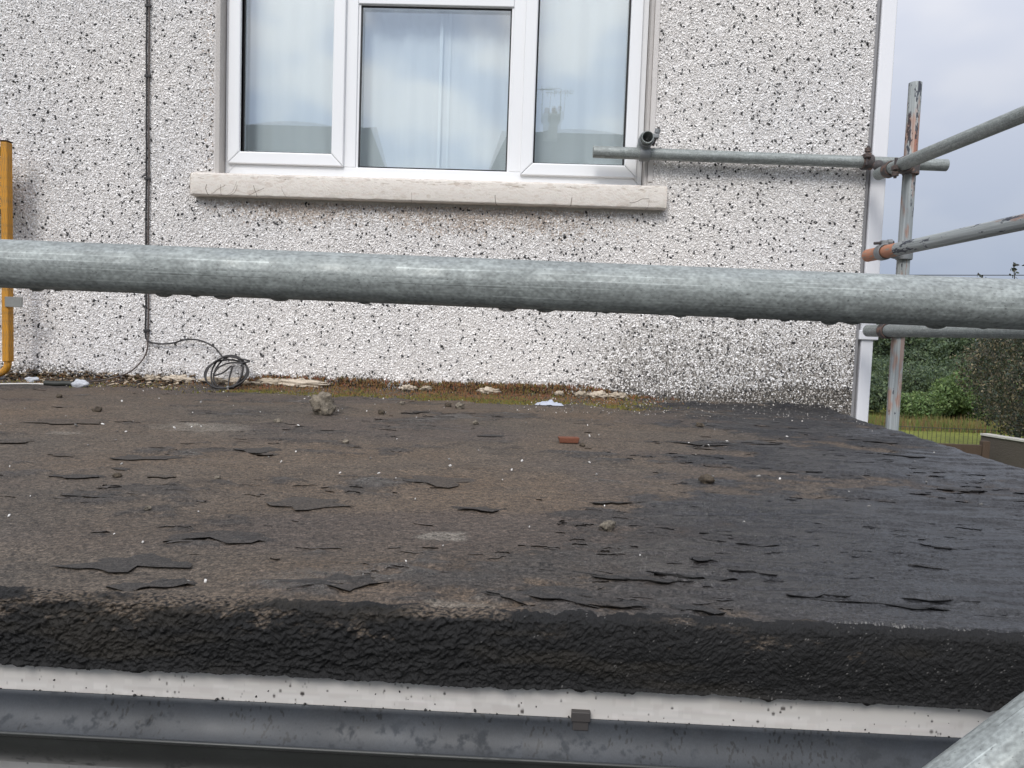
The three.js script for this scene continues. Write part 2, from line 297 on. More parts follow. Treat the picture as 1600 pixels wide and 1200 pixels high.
  for (let i = 0; i < 70; i++) { k.fillStyle = `rgba(120,100,82,${rr(0.05, 0.16)})`; k.beginPath(); k.ellipse(rnd() * 2048, rr(80, 250), rr(6, 40), rr(3, 14), rr(-0.3, 0.3), 0, 7); k.fill(); }
  for (let i = 0; i < 420; i++) { const x = rnd() * 2048, y = rnd() < 0.6 ? 60 + Math.abs(rr(-1, 1)) * 40 : rr(205, 240); k.fillStyle = `rgba(96,80,66,${rr(0.1, 0.4)})`; k.fillRect(x, y, rr(3, 30), rr(1, 4)); }
  k.strokeStyle = 'rgba(70,56,46,0.75)';
  for (const pts of crackSet) { k.lineWidth = rr(0.9, 2.6); k.beginPath(); pts.forEach(([x, y], i) => { const X = ((x + 1.5) / 2.02) * 2048, Y = 256 - (y / 0.22) * 256; i ? k.lineTo(X, Y) : k.moveTo(X, Y); }); k.stroke(); }
  const st = new THREE.CanvasTexture(c); st.colorSpace = THREE.SRGBColorSpace;
  const prof = [[-0.13, 0.105], [-0.05, 0.104], [0.03, 0.098], [0.05, 0.092], [0.056, 0.084], [0.058, 0.05], [0.057, 0.006], [0.051, 0.0], [0.0, 0.001], [-0.06, 0.001]];
  const arc = [0]; for (let i = 1; i < prof.length; i++) arc.push(arc[i - 1] + Math.hypot(prof[i][0] - prof[i - 1][0], prof[i][1] - prof[i - 1][1]));
  const face = grid(300, prof.length - 1, (i, j) => {
    const x = mix(-1.492, 0.512, i / 300), e = j > 2 && j < 9 ? 1 : 0, n = 0.0022 * fbm(x * 22, j * 1.7, 3, 3) * 2 + (e && (i < 2 || i > 298) ? -0.003 : 0);
    return [x, 3.487 + prof[j][1] + n * 0.7, prof[j][0] + n, (x + 1.5) / 2.02, 1 - (arc[j] - 0.12) / 0.22];
  });
  const sillMat = new THREE.MeshStandardMaterial({ map: st, roughness: 0.85, bumpMap: rep(fineTex, 10, 1.2), bumpScale: 0.0016 });
  const ends = [-1.492, 0.512].map((x) => new THREE.ShapeGeometry(new THREE.Shape(prof.map((a) => new THREE.Vector2(a[0], a[1])))).rotateY(-Math.PI / 2).translate(x, 3.487, 0)).map((g) => { const u = g.attributes.uv; for (let i = 0; i < u.count; i++) u.setXY(i, 0.02 + u.getX(i) * 0.1, 0.4 + u.getY(i)); return g; });
  info(part(win, 'sill', mergeGeometries([face, ...ends]), sillMat), 'cracked cream painted concrete sill');
}
{ // white square downpipe on the corner
  const dp = std([0.74, 0.74, 0.765], 0.4);
  const pipe = part(house, 'downpipe', mergeGeometries([boxAt(1.36, 1.424, 2.99, 5.0, -0.055, 0.006, 0.008), boxAt(1.366, 1.418, 0.05, 2.99, -0.05, 0.001, 0.007)]), dp);
  part(pipe, 'socket', boxAt(1.352, 1.432, 2.975, 3.015, -0.062, 0.013, 0.004), dp);
  part(pipe, 'pipe_clip', boxAt(1.348, 1.436, 4.52, 4.55, -0.065, 0.0, 0.003), dp);
  part(house, 'corner_bead', boxAt(HX1 - 0.004, HX1 + 0.008, 2.6, 5.0, -0.03, 0.003, 0.002), std([0.24, 0.235, 0.24], 0.8));
}

// ---------------------------------------------------------------- the flat-roofed extension
const RX0 = -3.1, RX1 = 1.272, RZ1 = 2.45;
const ext = thing('extension', 'low extension with black flaking flat roof, white fascia and gutter', 'extension');
const roofBase = (x, z) => 2.675 - 0.0185 * z + 0.014 * sm(0.14, 0.0, z) + 0.004 * fbm(x * 1.4, z * 1.4, 9.1, 2) - 0.02 * sm(1.2, 1.272, x) ** 2;
const coat = (x, z) => { // where the black top coat still holds: the corner side and the front strip; it has flaked off elsewhere
  const n = fbm(x * 2.3 + 5, z * 3.4, 4.2, 5, 0.62) * 1.25 + 0.7 * fbm(x * 11, z * 16, 1.2, 5, 0.66);
  const bias = 0.66 * sm(0.2, 0.95, x + 0.35 * (z - 1.2)) + 0.30 * sm(1.95, 2.35, z + 0.2 * x) * sm(-0.3, 0.2, x) + 0.12 * sm(0.5, 0.1, z) * sm(-0.3, 0.6, x) - 0.22;
  return n + bias;
};
const stains = [[-0.93, 1.17, 0.16, 0.1, 0.5], [-0.99, 1.12, 0.04, 0.03, 1.0], [-0.135, 2.14, 0.05, 0.035, 0.75], [-1.22, 1.36, 0.07, 0.03, 0.5], [-0.08, 2.43, 0.05, 0.03, 0.5]];
const grainTex = tex(1024, 1024, (u, v) => { const n = 0.5 * noise(u * 230, v * 230, 0.5) + 0.35 * noise(u * 120, v * 120, 3.5) + 0.45 * (rnd() - 0.5), q = noise(u * 170, v * 170, 9.5), k = 0.78 + 0.6 * n + (q > 0.52 ? 0.35 : 0) - (q < -0.5 ? 0.25 : 0); return [k, k * 0.99, k * 0.975]; });
const grainBump = tex(1024, 1024, (u, v) => grey(0.5 + 0.4 * noise(u * 210, v * 210, 1.5) + 0.3 * noise(u * 90, v * 90, 5.5) + 0.2 * (rnd() - 0.5)), false);
mirror(grainTex); mirror(grainBump);
const wetRough = tex(512, 512, (u, v) => { // damp lies in patches
  const x = mix(RX0, RX1, u), z = mix(RZ1, 0, v), k = coat(x, z), n = fbm(x * 3, z * 4, 6.6, 4) * 1.6;
  return grey(0.78 - 0.46 * sm(0.0, 0.5, k + 0.5 * n) + 0.06 * (rnd() - 0.5));
}, false);
function roofColour(x, z, k, jit = 0) {
  const t = (0.08 + 0.5 * sm(-0.3, 0.35, k) + 0.42 * sm(-0.02, 0.1, k)) * sm(-0.6, -0.15, k + 2 * jit);
  const warm = fbm(x * 1.9, z * 2.6, 8.4, 3) * 1.6, n2 = fbm(x * 9, z * 12, 5.1, 3) * 1.4;
  let br = [0.146 + 0.034 * warm + 0.030 * n2, 0.111 + 0.015 * warm + 0.025 * n2, 0.081 + 0.001 * warm + 0.020 * n2];
  const clean = sm(-0.1, 0.5, x + 0.3 * noise(x * 2, z * 3, 6)), bl = [mix(0.072, 0.036, clean) + 0.011 * n2, mix(0.062, 0.037, clean) + 0.011 * n2, mix(0.055, 0.042, clean) + 0.010 * n2];   // dusty on the house side, washed black on the corner side
  const plum = sm(0.1, 0.5, fbm(x * 1.1 + 9, z * 2.1, 3.9, 3) * 1.6 + 0.25 * sm(1.2, 0.3, z) * sm(0, -0.8, x)) * 0.6;
  br = [mix(br[0], 0.108, plum), mix(br[1], 0.085, plum), mix(br[2], 0.075, plum)];
  return [0, 1, 2].map((c) => mix(br[c], bl[c], t));
}
let roofTop;
{
  const nx = 874, nz = 600;
  const X = (i) => mix(RX0, RX1, i / nx), Z = (j) => (j < 290 ? mix(-0.002, 1.7, j / 290) : mix(1.7, RZ1 - 0.006, (j - 290) / 310));
  const cache = new Float32Array((nx + 1) * (nz + 1));
  const geo = grid(nx, nz, (i, j) => {
    const x = X(i), z = Z(j), k = coat(x, z); cache[j * (nx + 1) + i] = k;
    const step = sm(0.0, 0.07, k) * 0.0022 + sm(0.3, 0.36, k + 0.12 * fbm(x * 9, z * 13, 2, 2)) * 0.0014;
    // the coat has shrunk into overlapping scales: each rises toward the front and ends in a small drop
    const saw = (f, sx, s) => { const w = z * f + 2.6 * fbm(x * sx, z * 2.2, s, 3) + 0.5 * noise(x * sx * 5, z * 9, s + 2), q = w - Math.floor(w); return Math.min(q, (1 - q) * 9) * sm(-0.12, 0.22, noise(x * sx * 1.7 + s, z * f * 0.45, s * 2) + 0.1); };
    const wr = 0.35 + 0.65 * sm(-0.1, 0.4, k), scales = wr * (0.0042 * saw(11, 1.5, 1.7) + 0.0030 * saw(27, 3.2, 5.1) + 0.0016 * saw(60, 6, 8.3) * (z > 1.3 ? 1 : 0.4));
    const y = roofBase(x, z) + step + scales + 0.0014 * fbm(x * 30, z * 40, 3.3, 3) + 0.0008 * noise(x * 140, z * 150, 6) - 0.010 * sm(RZ1 - 0.014, RZ1 - 0.006, z);
    return [x, y, z, (x - RX0) / (RX1 - RX0), 1 - z / RZ1];
  }, (i, j, a) => {
    const x = a[0], z = a[2], out = roofColour(x, z, cache[j * (nx + 1) + i], rr(-0.15, 0.15)), gr = rr(0.6, 1.4) * (1 + 0.3 * noise(x * 95, z * 120, 4));
    for (let c = 0; c < 3; c++) out[c] = Math.max(0.012, out[c]) * gr;
    for (const [sx, sz, rx, rz, amt] of stains) {
      const d = Math.hypot((x - sx) / rx, (z - sz) / rz) + 0.9 * fbm(x * 40, z * 50, 2.2, 3); const m = sm(0.95, 0.55, d) * amt * (rnd() < 0.8 ? 1 : 0.3);
      out[0] = mix(out[0], 0.33, m); out[1] = mix(out[1], 0.3, m); out[2] = mix(out[2], 0.255, m);
    }
    return out;
  });
  const mat = new THREE.MeshStandardMaterial({ vertexColors: true, map: rep(grainTex, 7, 4), bumpMap: rep(grainBump, 8, 4.5), bumpScale: 0.0022, roughnessMap: wetRough, roughness: 1 });
  roofTop = part(ext, 'roof_surface', geo, mat);
}
const edgeX = []; for (let x = RX0; x < RX1; x += x > -0.74 && x < 0.68 ? 0.0013 : 0.008) edgeX.push(x); edgeX.push(RX1);
{ // front edge of the slab, bitumen over roughcast
  const rows = 92, prof = (t) => { // [y offset below the roof edge, z, outward normal y, z]
    if (t < 0.18) { const a = (t / 0.18) * Math.PI / 2; return [-0.009 + 0.009 * Math.cos(a), RZ1 - 0.016 + 0.008 * (t / 0.18) + 0.008 * Math.sin(a), Math.cos(a), Math.sin(a)]; }
    if (t < 0.86) { const s = (t - 0.18) / 0.68; return [-0.009 - 0.075 * s, RZ1 + 0.002 * Math.sin(s * 5), 0, 1]; }
    const a = ((t - 0.86) / 0.14); return [-0.084 - 0.005 * Math.sin(a * Math.PI / 2) - 0.001, RZ1 - 0.045 * a * a, -a, 1 - a];
  };
  const expo = (x, t) => sm(0.12, 0.42, fbm(x * 7, t * 2.5, 6.1, 4) * 1.6 + 0.35 * sm(0.1, -0.45, x)) * sm(0.34, 0.2, t + 0.5 * fbm(x * 45, t * 9, 1.3, 4, 0.65)) * sm(-0.25, 0.15, noise(x * 160, t * 60, 3));
  const geo = grid(edgeX.length - 1, rows, (i, j) => {
    const x = edgeX[i], t = j / rows, [dy, z, ny, nz] = prof(t), yb = roofBase(x, RZ1 - 0.02) + 0.0022 + 0.003 * sm(-0.05, 0.25, coat(x, RZ1 - 0.02)) + 0.0012 * fbm(x * 9, 4, 2, 3) * 2 + 0.0025 * noise(x * 45, 8.2) * (t < 0.3 ? 1 : 0.3), y = yb + dy;
    const rough = mix(0.8, 0.3, sm(-0.1, 0.25, x + 0.1 * noise(x * 3, 2)));
    const q = t * 0.125, wx = x + 0.004 * noise(x * 70, q * 70, 5), wq = q + 0.004 * noise(x * 70 + 9, q * 70, 7);
    const l = rough * (0.0038 * noise(wx * 125, wq * 125, 0.4) + 0.0034 * noise(wx * 240 + 5, wq * 240, 2.4) + 0.0018 * (0.3 - Math.abs(noise(wx * 180, wq * 180, 5.4)))) + 0.0042 * fbm(x * 13, q * 13, 3, 3) + 0.0011 * noise(x * 330, q * 330, 4.4);
    const drip = t > 0.84 ? -0.0075 * Math.max(0, fbm(x * 34, 1.1, 4.4, 3) * 1.9 - 0.12) - 0.0035 * fbm(x * 6, 2.2, 1, 2) : 0;
    const damp = (0.4 + 0.6 * sm(0, 0.1, t)) * sm(1.0, 0.93, t);
    return [x, y + l * ny * damp + drip * sm(0.84, 0.93, t), z + l * nz * damp, x, dy];
  }, (i, j, a) => {
    const x = a[0], t = j / rows, e = expo(x, t) * (rnd() < 0.85 ? 1 : 0.4), gr = rr(0.75, 1.25);
    let k = [0.0112, 0.0110, 0.0112];
    const br = sm(0.1, 0.6, fbm(x * 5 + 3, t * 3, 7.7, 3) * 1.5); k = [k[0] + 0.008 * br, k[1] + 0.006 * br, k[2] + 0.003 * br];
    const sp = rnd() < 0.0035 * sm(-0.1, 0.2, x) * 4 && noise(x * 40, t * 9, 3) > 0.12 ? 0.6 : 0;
    return [mix(mix(k[0], 0.125, e), 0.22, sp) * gr, mix(mix(k[1], 0.098, e), 0.21, sp) * gr, mix(mix(k[2], 0.075, e), 0.2, sp) * gr];
  });
  part(ext, 'slab_edge', geo, new THREE.MeshPhysicalMaterial({ vertexColors: true, roughness: 0.72, specularIntensity: 0.6, bumpMap: rep(fineTex, 7), bumpScale: 0.0024 }));
  const side = std([0.018, 0.017, 0.016], 0.65, { bumpMap: rep(fineTex, 9), bumpScale: 0.004 });
  part(ext, 'slab_side', boxAt(RX1 - 0.02, RX1 - 0.001, 2.52, 2.628, 0.003, RZ1 - 0.012, 0.004), side);
  part(ext, 'slab_core', boxAt(RX0, RX1 - 0.022, 2.551, 2.612, 0.003, RZ1 - 0.03), side);
}
{ // fascia, extension walls and gutter
  const c = document.createElement('canvas'); c.width = 2048; c.height = 128; const k = c.getContext('2d');
  k.fillStyle = '#c8c4bf'; k.fillRect(0, 0, 2048, 128);
  for (let i = 0; i < 1500; i++) { k.fillStyle = rnd() < 0.6 ? 'rgba(222,220,216,0.25)' : 'rgba(172,166,158,0.16)'; k.fillRect(rnd() * 2048, rnd() * 128, rr(8, 70), rr(1, 6)); }
  const clusters = Array.from({ length: 26 }, () => [rnd() * 2048, rnd() * 110]);
  for (let i = 0; i < 900; i++) {
    const cl = clusters[Math.floor(rnd() * 26)], free = rnd() < 0.45, x = free ? rnd() * 2048 : cl[0] + rr(-1, 1) * rr(0, 46), y = free ? rnd() * 128 : cl[1] + rr(-1, 1) * rr(0, 26), r = rr(0.6, 1.5) * (rnd() < 0.1 ? 2 : 1);
    k.fillStyle = `rgba(34,30,28,${rr(0.35, 0.95)})`; k.beginPath(); k.ellipse(x, y, r * rr(0.9, 1.5), r * 0.45, 0, 0, 7); k.fill();
  }
  const ft = new THREE.CanvasTexture(c); ft.colorSpace = THREE.SRGBColorSpace; ft.wrapS = ft.wrapT = THREE.RepeatWrapping; ft.repeat.set(0.65, 1);
  const g = grid(4, 1, (i, j) => { const x = mix(RX0, RX1 - 0.03, i / 4); return [x, j ? 2.33 : 2.556, 2.431, x, j ? 0 : 1]; });
  const fm = new THREE.MeshStandardMaterial({ map: ft, roughness: 0.42 });
  const fas = part(ext, 'fascia', g, fm);
  part(ext, 'fascia_board', boxAt(RX0, RX1 - 0.03, 2.335, 2.548, 2.41, 2.4285), std([0.62, 0.61, 0.6], 0.5));
  fas.userData.label = 'white fascia speckled with black bitumen splashes';
  const render = std([0.6, 0.59, 0.57], 0.9, { bumpMap: rep(fineTex, 6), bumpScale: 0.004 });
  part(ext, 'end_wall', boxAt(RX1 - 0.3, RX1 - 0.05, 0, 2.548, 0.003, 2.407), render);
  part(ext, 'front_wall', boxAt(RX0, RX1 - 0.303, 0, 2.548, 2.16, 2.407), render);
  // half-round gutter: black plastic, wet inside
  const yc = 2.507, zc = 2.4825, R = 0.0495, th = 0.0024;
  const prof = [];
  for (let a = 0; a <= 28; a++) { const q = Math.PI * (a / 28); prof.push([zc - Math.cos(q) * R, yc - Math.sin(q) * R * 1.02]); }
  for (let a = 0; a <= 8; a++) { const q = -Math.PI * 0.5 + a / 8 * Math.PI * 1.5; prof.push([zc + R + 0.0008 + Math.cos(q) * 0.0026, yc + 0.0026 + Math.sin(q) * 0.0026]); }
  for (let a = 28; a >= 0; a--) { const q = Math.PI * (a / 28); prof.push([zc - Math.cos(q) * (R - th), yc + (a ? 0 : 0) - Math.sin(q) * (R - th)]); }
  prof.push(prof[0]);
  const gut = grid(90, prof.length - 1, (i, j) => { const x = mix(RX0, RX1 + 0.05, i / 90); return [x, prof[j][1] + 0.0006 * noise(x * 4, 1), prof[j][0], x * 2, j / prof.length]; });
  const silt = (u, v) => sm(0.1, 0.5, fbm(u * 120, v * 22, 6.5, 5, 0.66) * 1.6 + 0.5 * fbm(u * 14, v * 3, 2.5, 2));
  const gutterTex = tex(2048, 256, (u, v) => { // bare black plastic outside, grey silt film inside
    const n = fbm(u * 30, v * 7, 1.5, 4) * 1.6, q = silt(u, v);
    if (v < 0.5) { const k = 0.135 + 0.02 * n + 0.05 * q * (v > 0.3 ? 0 : 1); return [k, k * 1.05, k * 1.0]; }
    const gr = noise(u * 700, v * 60, 3.5) > 0.38 && fbm(u * 26, v * 5, 8.5, 3) > 0.06 ? -0.09 : 0, k = 0.205 + gr + 0.035 * n + 0.03 * (rnd() - 0.5); return [mix(k * 0.93, 0.17, q * 0.16), mix(k * 1.0, 0.175, q * 0.16), mix(k * 1.09, 0.18, q * 0.16)];
  });
  const gutterRough = tex(2048, 256, (u, v) => grey((v < 0.5 ? 0.42 : 0.52) + 0.22 * silt(u, v) + 0.15 * fbm(u * 20, v * 9, 3, 3)), false);
  const gm = new THREE.MeshStandardMaterial({ map: rep(gutterTex, 0.25, 1), roughnessMap: rep(gutterRough, 0.25, 1), roughness: 1, side: THREE.DoubleSide });
  const gutter = part(ext, 'gutter', gut, gm);
  gutter.userData.label = 'half-round black plastic gutter, wet inside';
  for (const x of [0.066, -0.86, 0.99]) {
    part(gutter, 'bracket', mergeGeometries([boxAt(x - 0.011, x + 0.011, yc - 0.001, yc + 0.0105, 2.432, 2.4405, 0.001), boxAt(x - 0.009, x + 0.009, yc - 0.012, yc - 0.0015, 2.4345, 2.4385, 0.0008)]), std([0.055, 0.05, 0.048], 0.55));
  }
  // lumps of bitumen dripped on the gutter's back edge and the fascia
  const tar = std([0.018, 0.017, 0.017], 0.5), tl = [];
  for (let i = 0; i < 90; i++) { const x = rr(-0.8, 0.75), back = rnd() < 0.5, s = rr(0.0004, 0.0011) * (rnd() < 0.12 ? 1.7 : 1); tl.push([back ? V(x, yc + 0.0006, 2.434) : V(x, rr(2.505, 2.535), 2.4312), [rnd() * 6, rnd() * 6, rnd() * 6], V(s * 1.4, s, s), null]); }
  instanced(ext, 'bitumen_spatter', new THREE.IcosahedronGeometry(1, 1), tar, tl);
}
const roofY = (x, z) => roofBase(x, z) + 0.001 + sm(0.0, 0.07, coat(x, z)) * 0.0022;
{ // flakes of the black coat, lifting at their near edge
  const tones = [[0.026, 0.026, 0.027, 0.7], [0.034, 0.033, 0.032, 0.4], [0.042, 0.037, 0.033, 0.3], [0.028, 0.029, 0.031, 0.5]];
  const flakeMat = new THREE.MeshStandardMaterial({ vertexColors: true, roughness: 0.72, map: rep(grainTex, 1.7), bumpMap: rep(grainBump, 1.9), bumpScale: 0.0018 });
  function flake(x, z, rx, rz, rot, lift, m, n = 22) {
    const rim = [], sd = rnd() * 90, rag = 0.5;
    for (let i = 0; i < n; i++) { const a = (i / n) * Math.PI * 2, k = 1 + rag * (noise(Math.cos(a) * 1.6 + sd, Math.sin(a) * 1.6, 2) * 1.6 + 0.7 * noise(Math.cos(a) * 5 + sd, Math.sin(a) * 5, 4)); rim.push([Math.cos(a) * k, Math.sin(a) * k]); }
    const col = [], tn = tones[m], pos = [], uv = [], idx = [], lv = [0, 0.5, 0.84, 1], cr = Math.cos(rot), sr = Math.sin(rot);
    const put = (u, v, f, down) => {
      const lx = u * rx * cr - v * rz * sr, lz = u * rx * sr + v * rz * cr + rx * 0.22 * noise(u * 2.3 + sd, 6.5) + rx * 0.07 * noise(u * 8 + sd, 2.5), wx = x + lx, wz = Math.min(RZ1 - 0.004, z + lz);
      const near = sm(0.0, 1, v * f + 0.9 * noise(u * 2.6 + sd, 3)), y = roofY(wx, Math.min(wz, RZ1 - 0.03)) + 0.0016 + 0.42 * lift * near * f * f - (down ? 0.001 : 0) - (f > 0.9 && near < 0.2 ? 0.004 : 0);
      pos.push(wx, y, wz); uv.push(wx, wz);
      const lc = roofColour(wx, wz, coat(wx, wz)), d = rr(0.85, 1.15); for (let c = 0; c < 3; c++) col.push(mix(lc[c] * 0.72, tn[c], tn[3]) * d * 1.2);   // dust of its own patch lies on it
    };
    put(0, 0, 0); for (let l = 1; l < 4; l++) for (const [u, v] of rim) put(u * lv[l], v * lv[l], lv[l]);
    for (const [u, v] of rim) put(u * 0.985, v * 0.985, 1, true);
    for (const [u, v] of rim) put(u * 0.7, v * 0.7, 0.7, true);
    for (let i = 0; i < n; i++) {
      const j = (i + 1) % n; idx.push(0, 1 + j, 1 + i);
      for (let l = 0; l < 4; l++) { const a = 1 + l * n + i, b = 1 + l * n + j, c2 = a + n, d = b + n; idx.push(a, b, c2, b, d, c2); }
    }
    const g = new THREE.BufferGeometry(); g.setAttribute('position', new THREE.Float32BufferAttribute(pos, 3)); g.setAttribute('uv', new THREE.Float32BufferAttribute(uv, 2)); g.setAttribute('color', new THREE.Float32BufferAttribute(col, 3)); g.setIndex(idx); g.computeVertexNormals();
    part(roofTop, 'bitumen_flake', g, flakeMat);
  }
  // the ones that can be told apart in the photograph
  const named = [[-0.518, 2.335, 0.062, 0.034, -0.12, 0.005, 0], [-0.452, 2.405, 0.045, 0.02, -0.25, 0.006, 0], [-0.657, 1.5, 0.05, 0.05, 0.1, 0.006, 0], [-0.62, 1.55, 0.025, 0.02, 0, 0.008, 3], [-0.859, 1.64, 0.085, 0.03, 0, 0.004, 0], [-0.775, 1.985, 0.05, 0.03, 0.3, 0.004, 3], [-0.735, 1.82, 0.025, 0.018, 0, 0.004, 2],
    [-0.453, 2.2, 0.085, 0.024, -0.1, 0.003, 3], [-0.25, 2.372, 0.062, 0.03, -0.15, 0.007, 0], [-0.199, 1.752, 0.07, 0.055, 0, 0.003, 3], [-0.39, 1.99, 0.07, 0.04, -0.1, 0.003, 3], [-0.09, 1.965, 0.05, 0.018, 0.1, 0.007, 0], [-1.316, 1.175, 0.12, 0.06, 0, 0.003, 2], [-0.888, 1.847, 0.06, 0.02, -0.1, 0.003, 0], [-1.25, 1.5, 0.05, 0.03, 0, 0.004, 2],
    [0.03, 2.385, 0.075, 0.026, 0.1, 0.006, 3], [0.224, 2.295, 0.06, 0.014, 0.12, 0.009, 3], [0.919, 1.64, 0.05, 0.016, 0.05, 0.009, 3], [0.41, 2.36, 0.09, 0.014, 0.06, 0.008, 3], [0.245, 2.22, 0.022, 0.014, 0.3, 0.011, 0], [0.153, 1.88, 0.05, 0.012, -0.1, 0.007, 0], [0.36, 2.345, 0.055, 0.012, -0.02, 0.009, 3], [0.52, 2.34, 0.05, 0.014, 0.08, 0.011, 3], [0.30, 2.27, 0.035, 0.01, 0.2, 0.012, 0], [0.13, 2.31, 0.06, 0.012, 0.1, 0.007, 0], [0.33, 2.13, 0.05, 0.012, 0.28, 0.008, 0],
    [-0.02, 2.40, 0.035, 0.012, 0.5, 0.008, 0], [0.10, 2.41, 0.05, 0.014, -0.05, 0.007, 3], [0.2, 2.415, 0.03, 0.012, 0.15, 0.009, 0], [0.47, 1.13, 0.1, 0.025, 0.15, 0.005, 0], [1.02, 1.2, 0.08, 0.03, 0.1, 0.007, 3], [1.05, 0.95, 0.06, 0.03, 0.0, 0.006, 3]];
  for (const a of named) flake(...a);
  for (let i = 0, k = 0; k < 16 && i < 4000; i++) {
    const far = rnd() < 0.55, z = far ? rr(0.35, 1.8) : rr(1.7, 2.42), w = 0.9 * (3.4 - z) * 0.62 + 0.15, x = rr(-w - 0.1, Math.min(1.2, w)), q = coat(x, z);
    if (q < -0.28 && rnd() < 0.6) continue;
    const s = (far ? 1.25 : 0.62) * rr(0.35, 1), strip = q > 0.15;
    flake(x, z, (strip ? 0.055 : 0.032) * s, (strip ? 0.013 : 0.018) * s, rr(-0.35, 0.35), rr(0.001, 0.005), Math.floor(rnd() * 4), 14); k++;
  }
}

{ // short lips where the coat has cracked and curled a little: too many and too small to pick apart
  const P = [], C = [], I = [], U = [];
  for (let n = 0, tries = 0; n < 820 && tries < 20000; tries++) {
    const z = 0.25 + 2.17 * Math.sqrt(rnd()), w = (3.45 - z) * 0.62 + 0.12, x = rr(-w - 0.15, Math.min(1.24, w)), q = coat(x, z);
    if (rnd() > (q > 0.05 ? 0.9 : q > -0.12 ? 0.3 : 0.03)) continue;
    const len = rr(0.008, 0.05) * (rnd() < 0.12 ? 2 : 1) * (z < 1.2 ? 1.25 : 0.85), dep = rr(0.004, 0.011), up = rr(0.0, 0.0011), sd = rnd() * 99, tilt = rr(-0.3, 0.3), seg = 12, base = P.length / 3;
    for (let i = 0; i <= seg; i++) {
      const u = i / seg - 0.5, taper = Math.sqrt(Math.max(0, 1 - 4 * u * u)), px = x + u * len, wob = len * (0.16 * noise(u * 3 + sd, 1.5) + 0.06 * noise(u * 11 + sd, 4.5)) + u * len * tilt;
      for (let r = 0; r < 3; r++) {
        const pz = Math.min(RZ1 - 0.01, z + wob - dep * taper * [1, 0.45, 0][r]), y = roofY(px, pz) + [-0.0012, 0.0009 + up * 0.4 * taper, 0.0008 + up * taper * (1 + 0.5 * noise(u * 5 + sd, 7)) - (taper < 0.1 ? 0.003 : 0)][r];
        P.push(px, y, pz); U.push(px, pz); const c = roofColour(px, pz, q + 0.1), g = rr(0.75, 1.05); C.push(c[0] * g, c[1] * g, c[2] * g);
      }
      if (i) for (let r = 0; r < 2; r++) { const a = base + (i - 1) * 3 + r, b = a + 3; I.push(a, a + 1, b, b, a + 1, b + 1); }
    }
    n++;
  }
  const g = new THREE.BufferGeometry(); g.setAttribute('position', new THREE.Float32BufferAttribute(P, 3)); g.setAttribute('uv', new THREE.Float32BufferAttribute(U, 2)); g.setAttribute('color', new THREE.Float32BufferAttribute(C, 3)); g.setIndex(I); g.computeVertexNormals();
  info(part(roofTop, 'curled_edges', g, new THREE.MeshStandardMaterial({ vertexColors: true, roughness: 0.6, side: THREE.DoubleSide, bumpMap: rep(grainBump, 1.6), bumpScale: 0.0015 })), null, null, null, 'stuff');
}

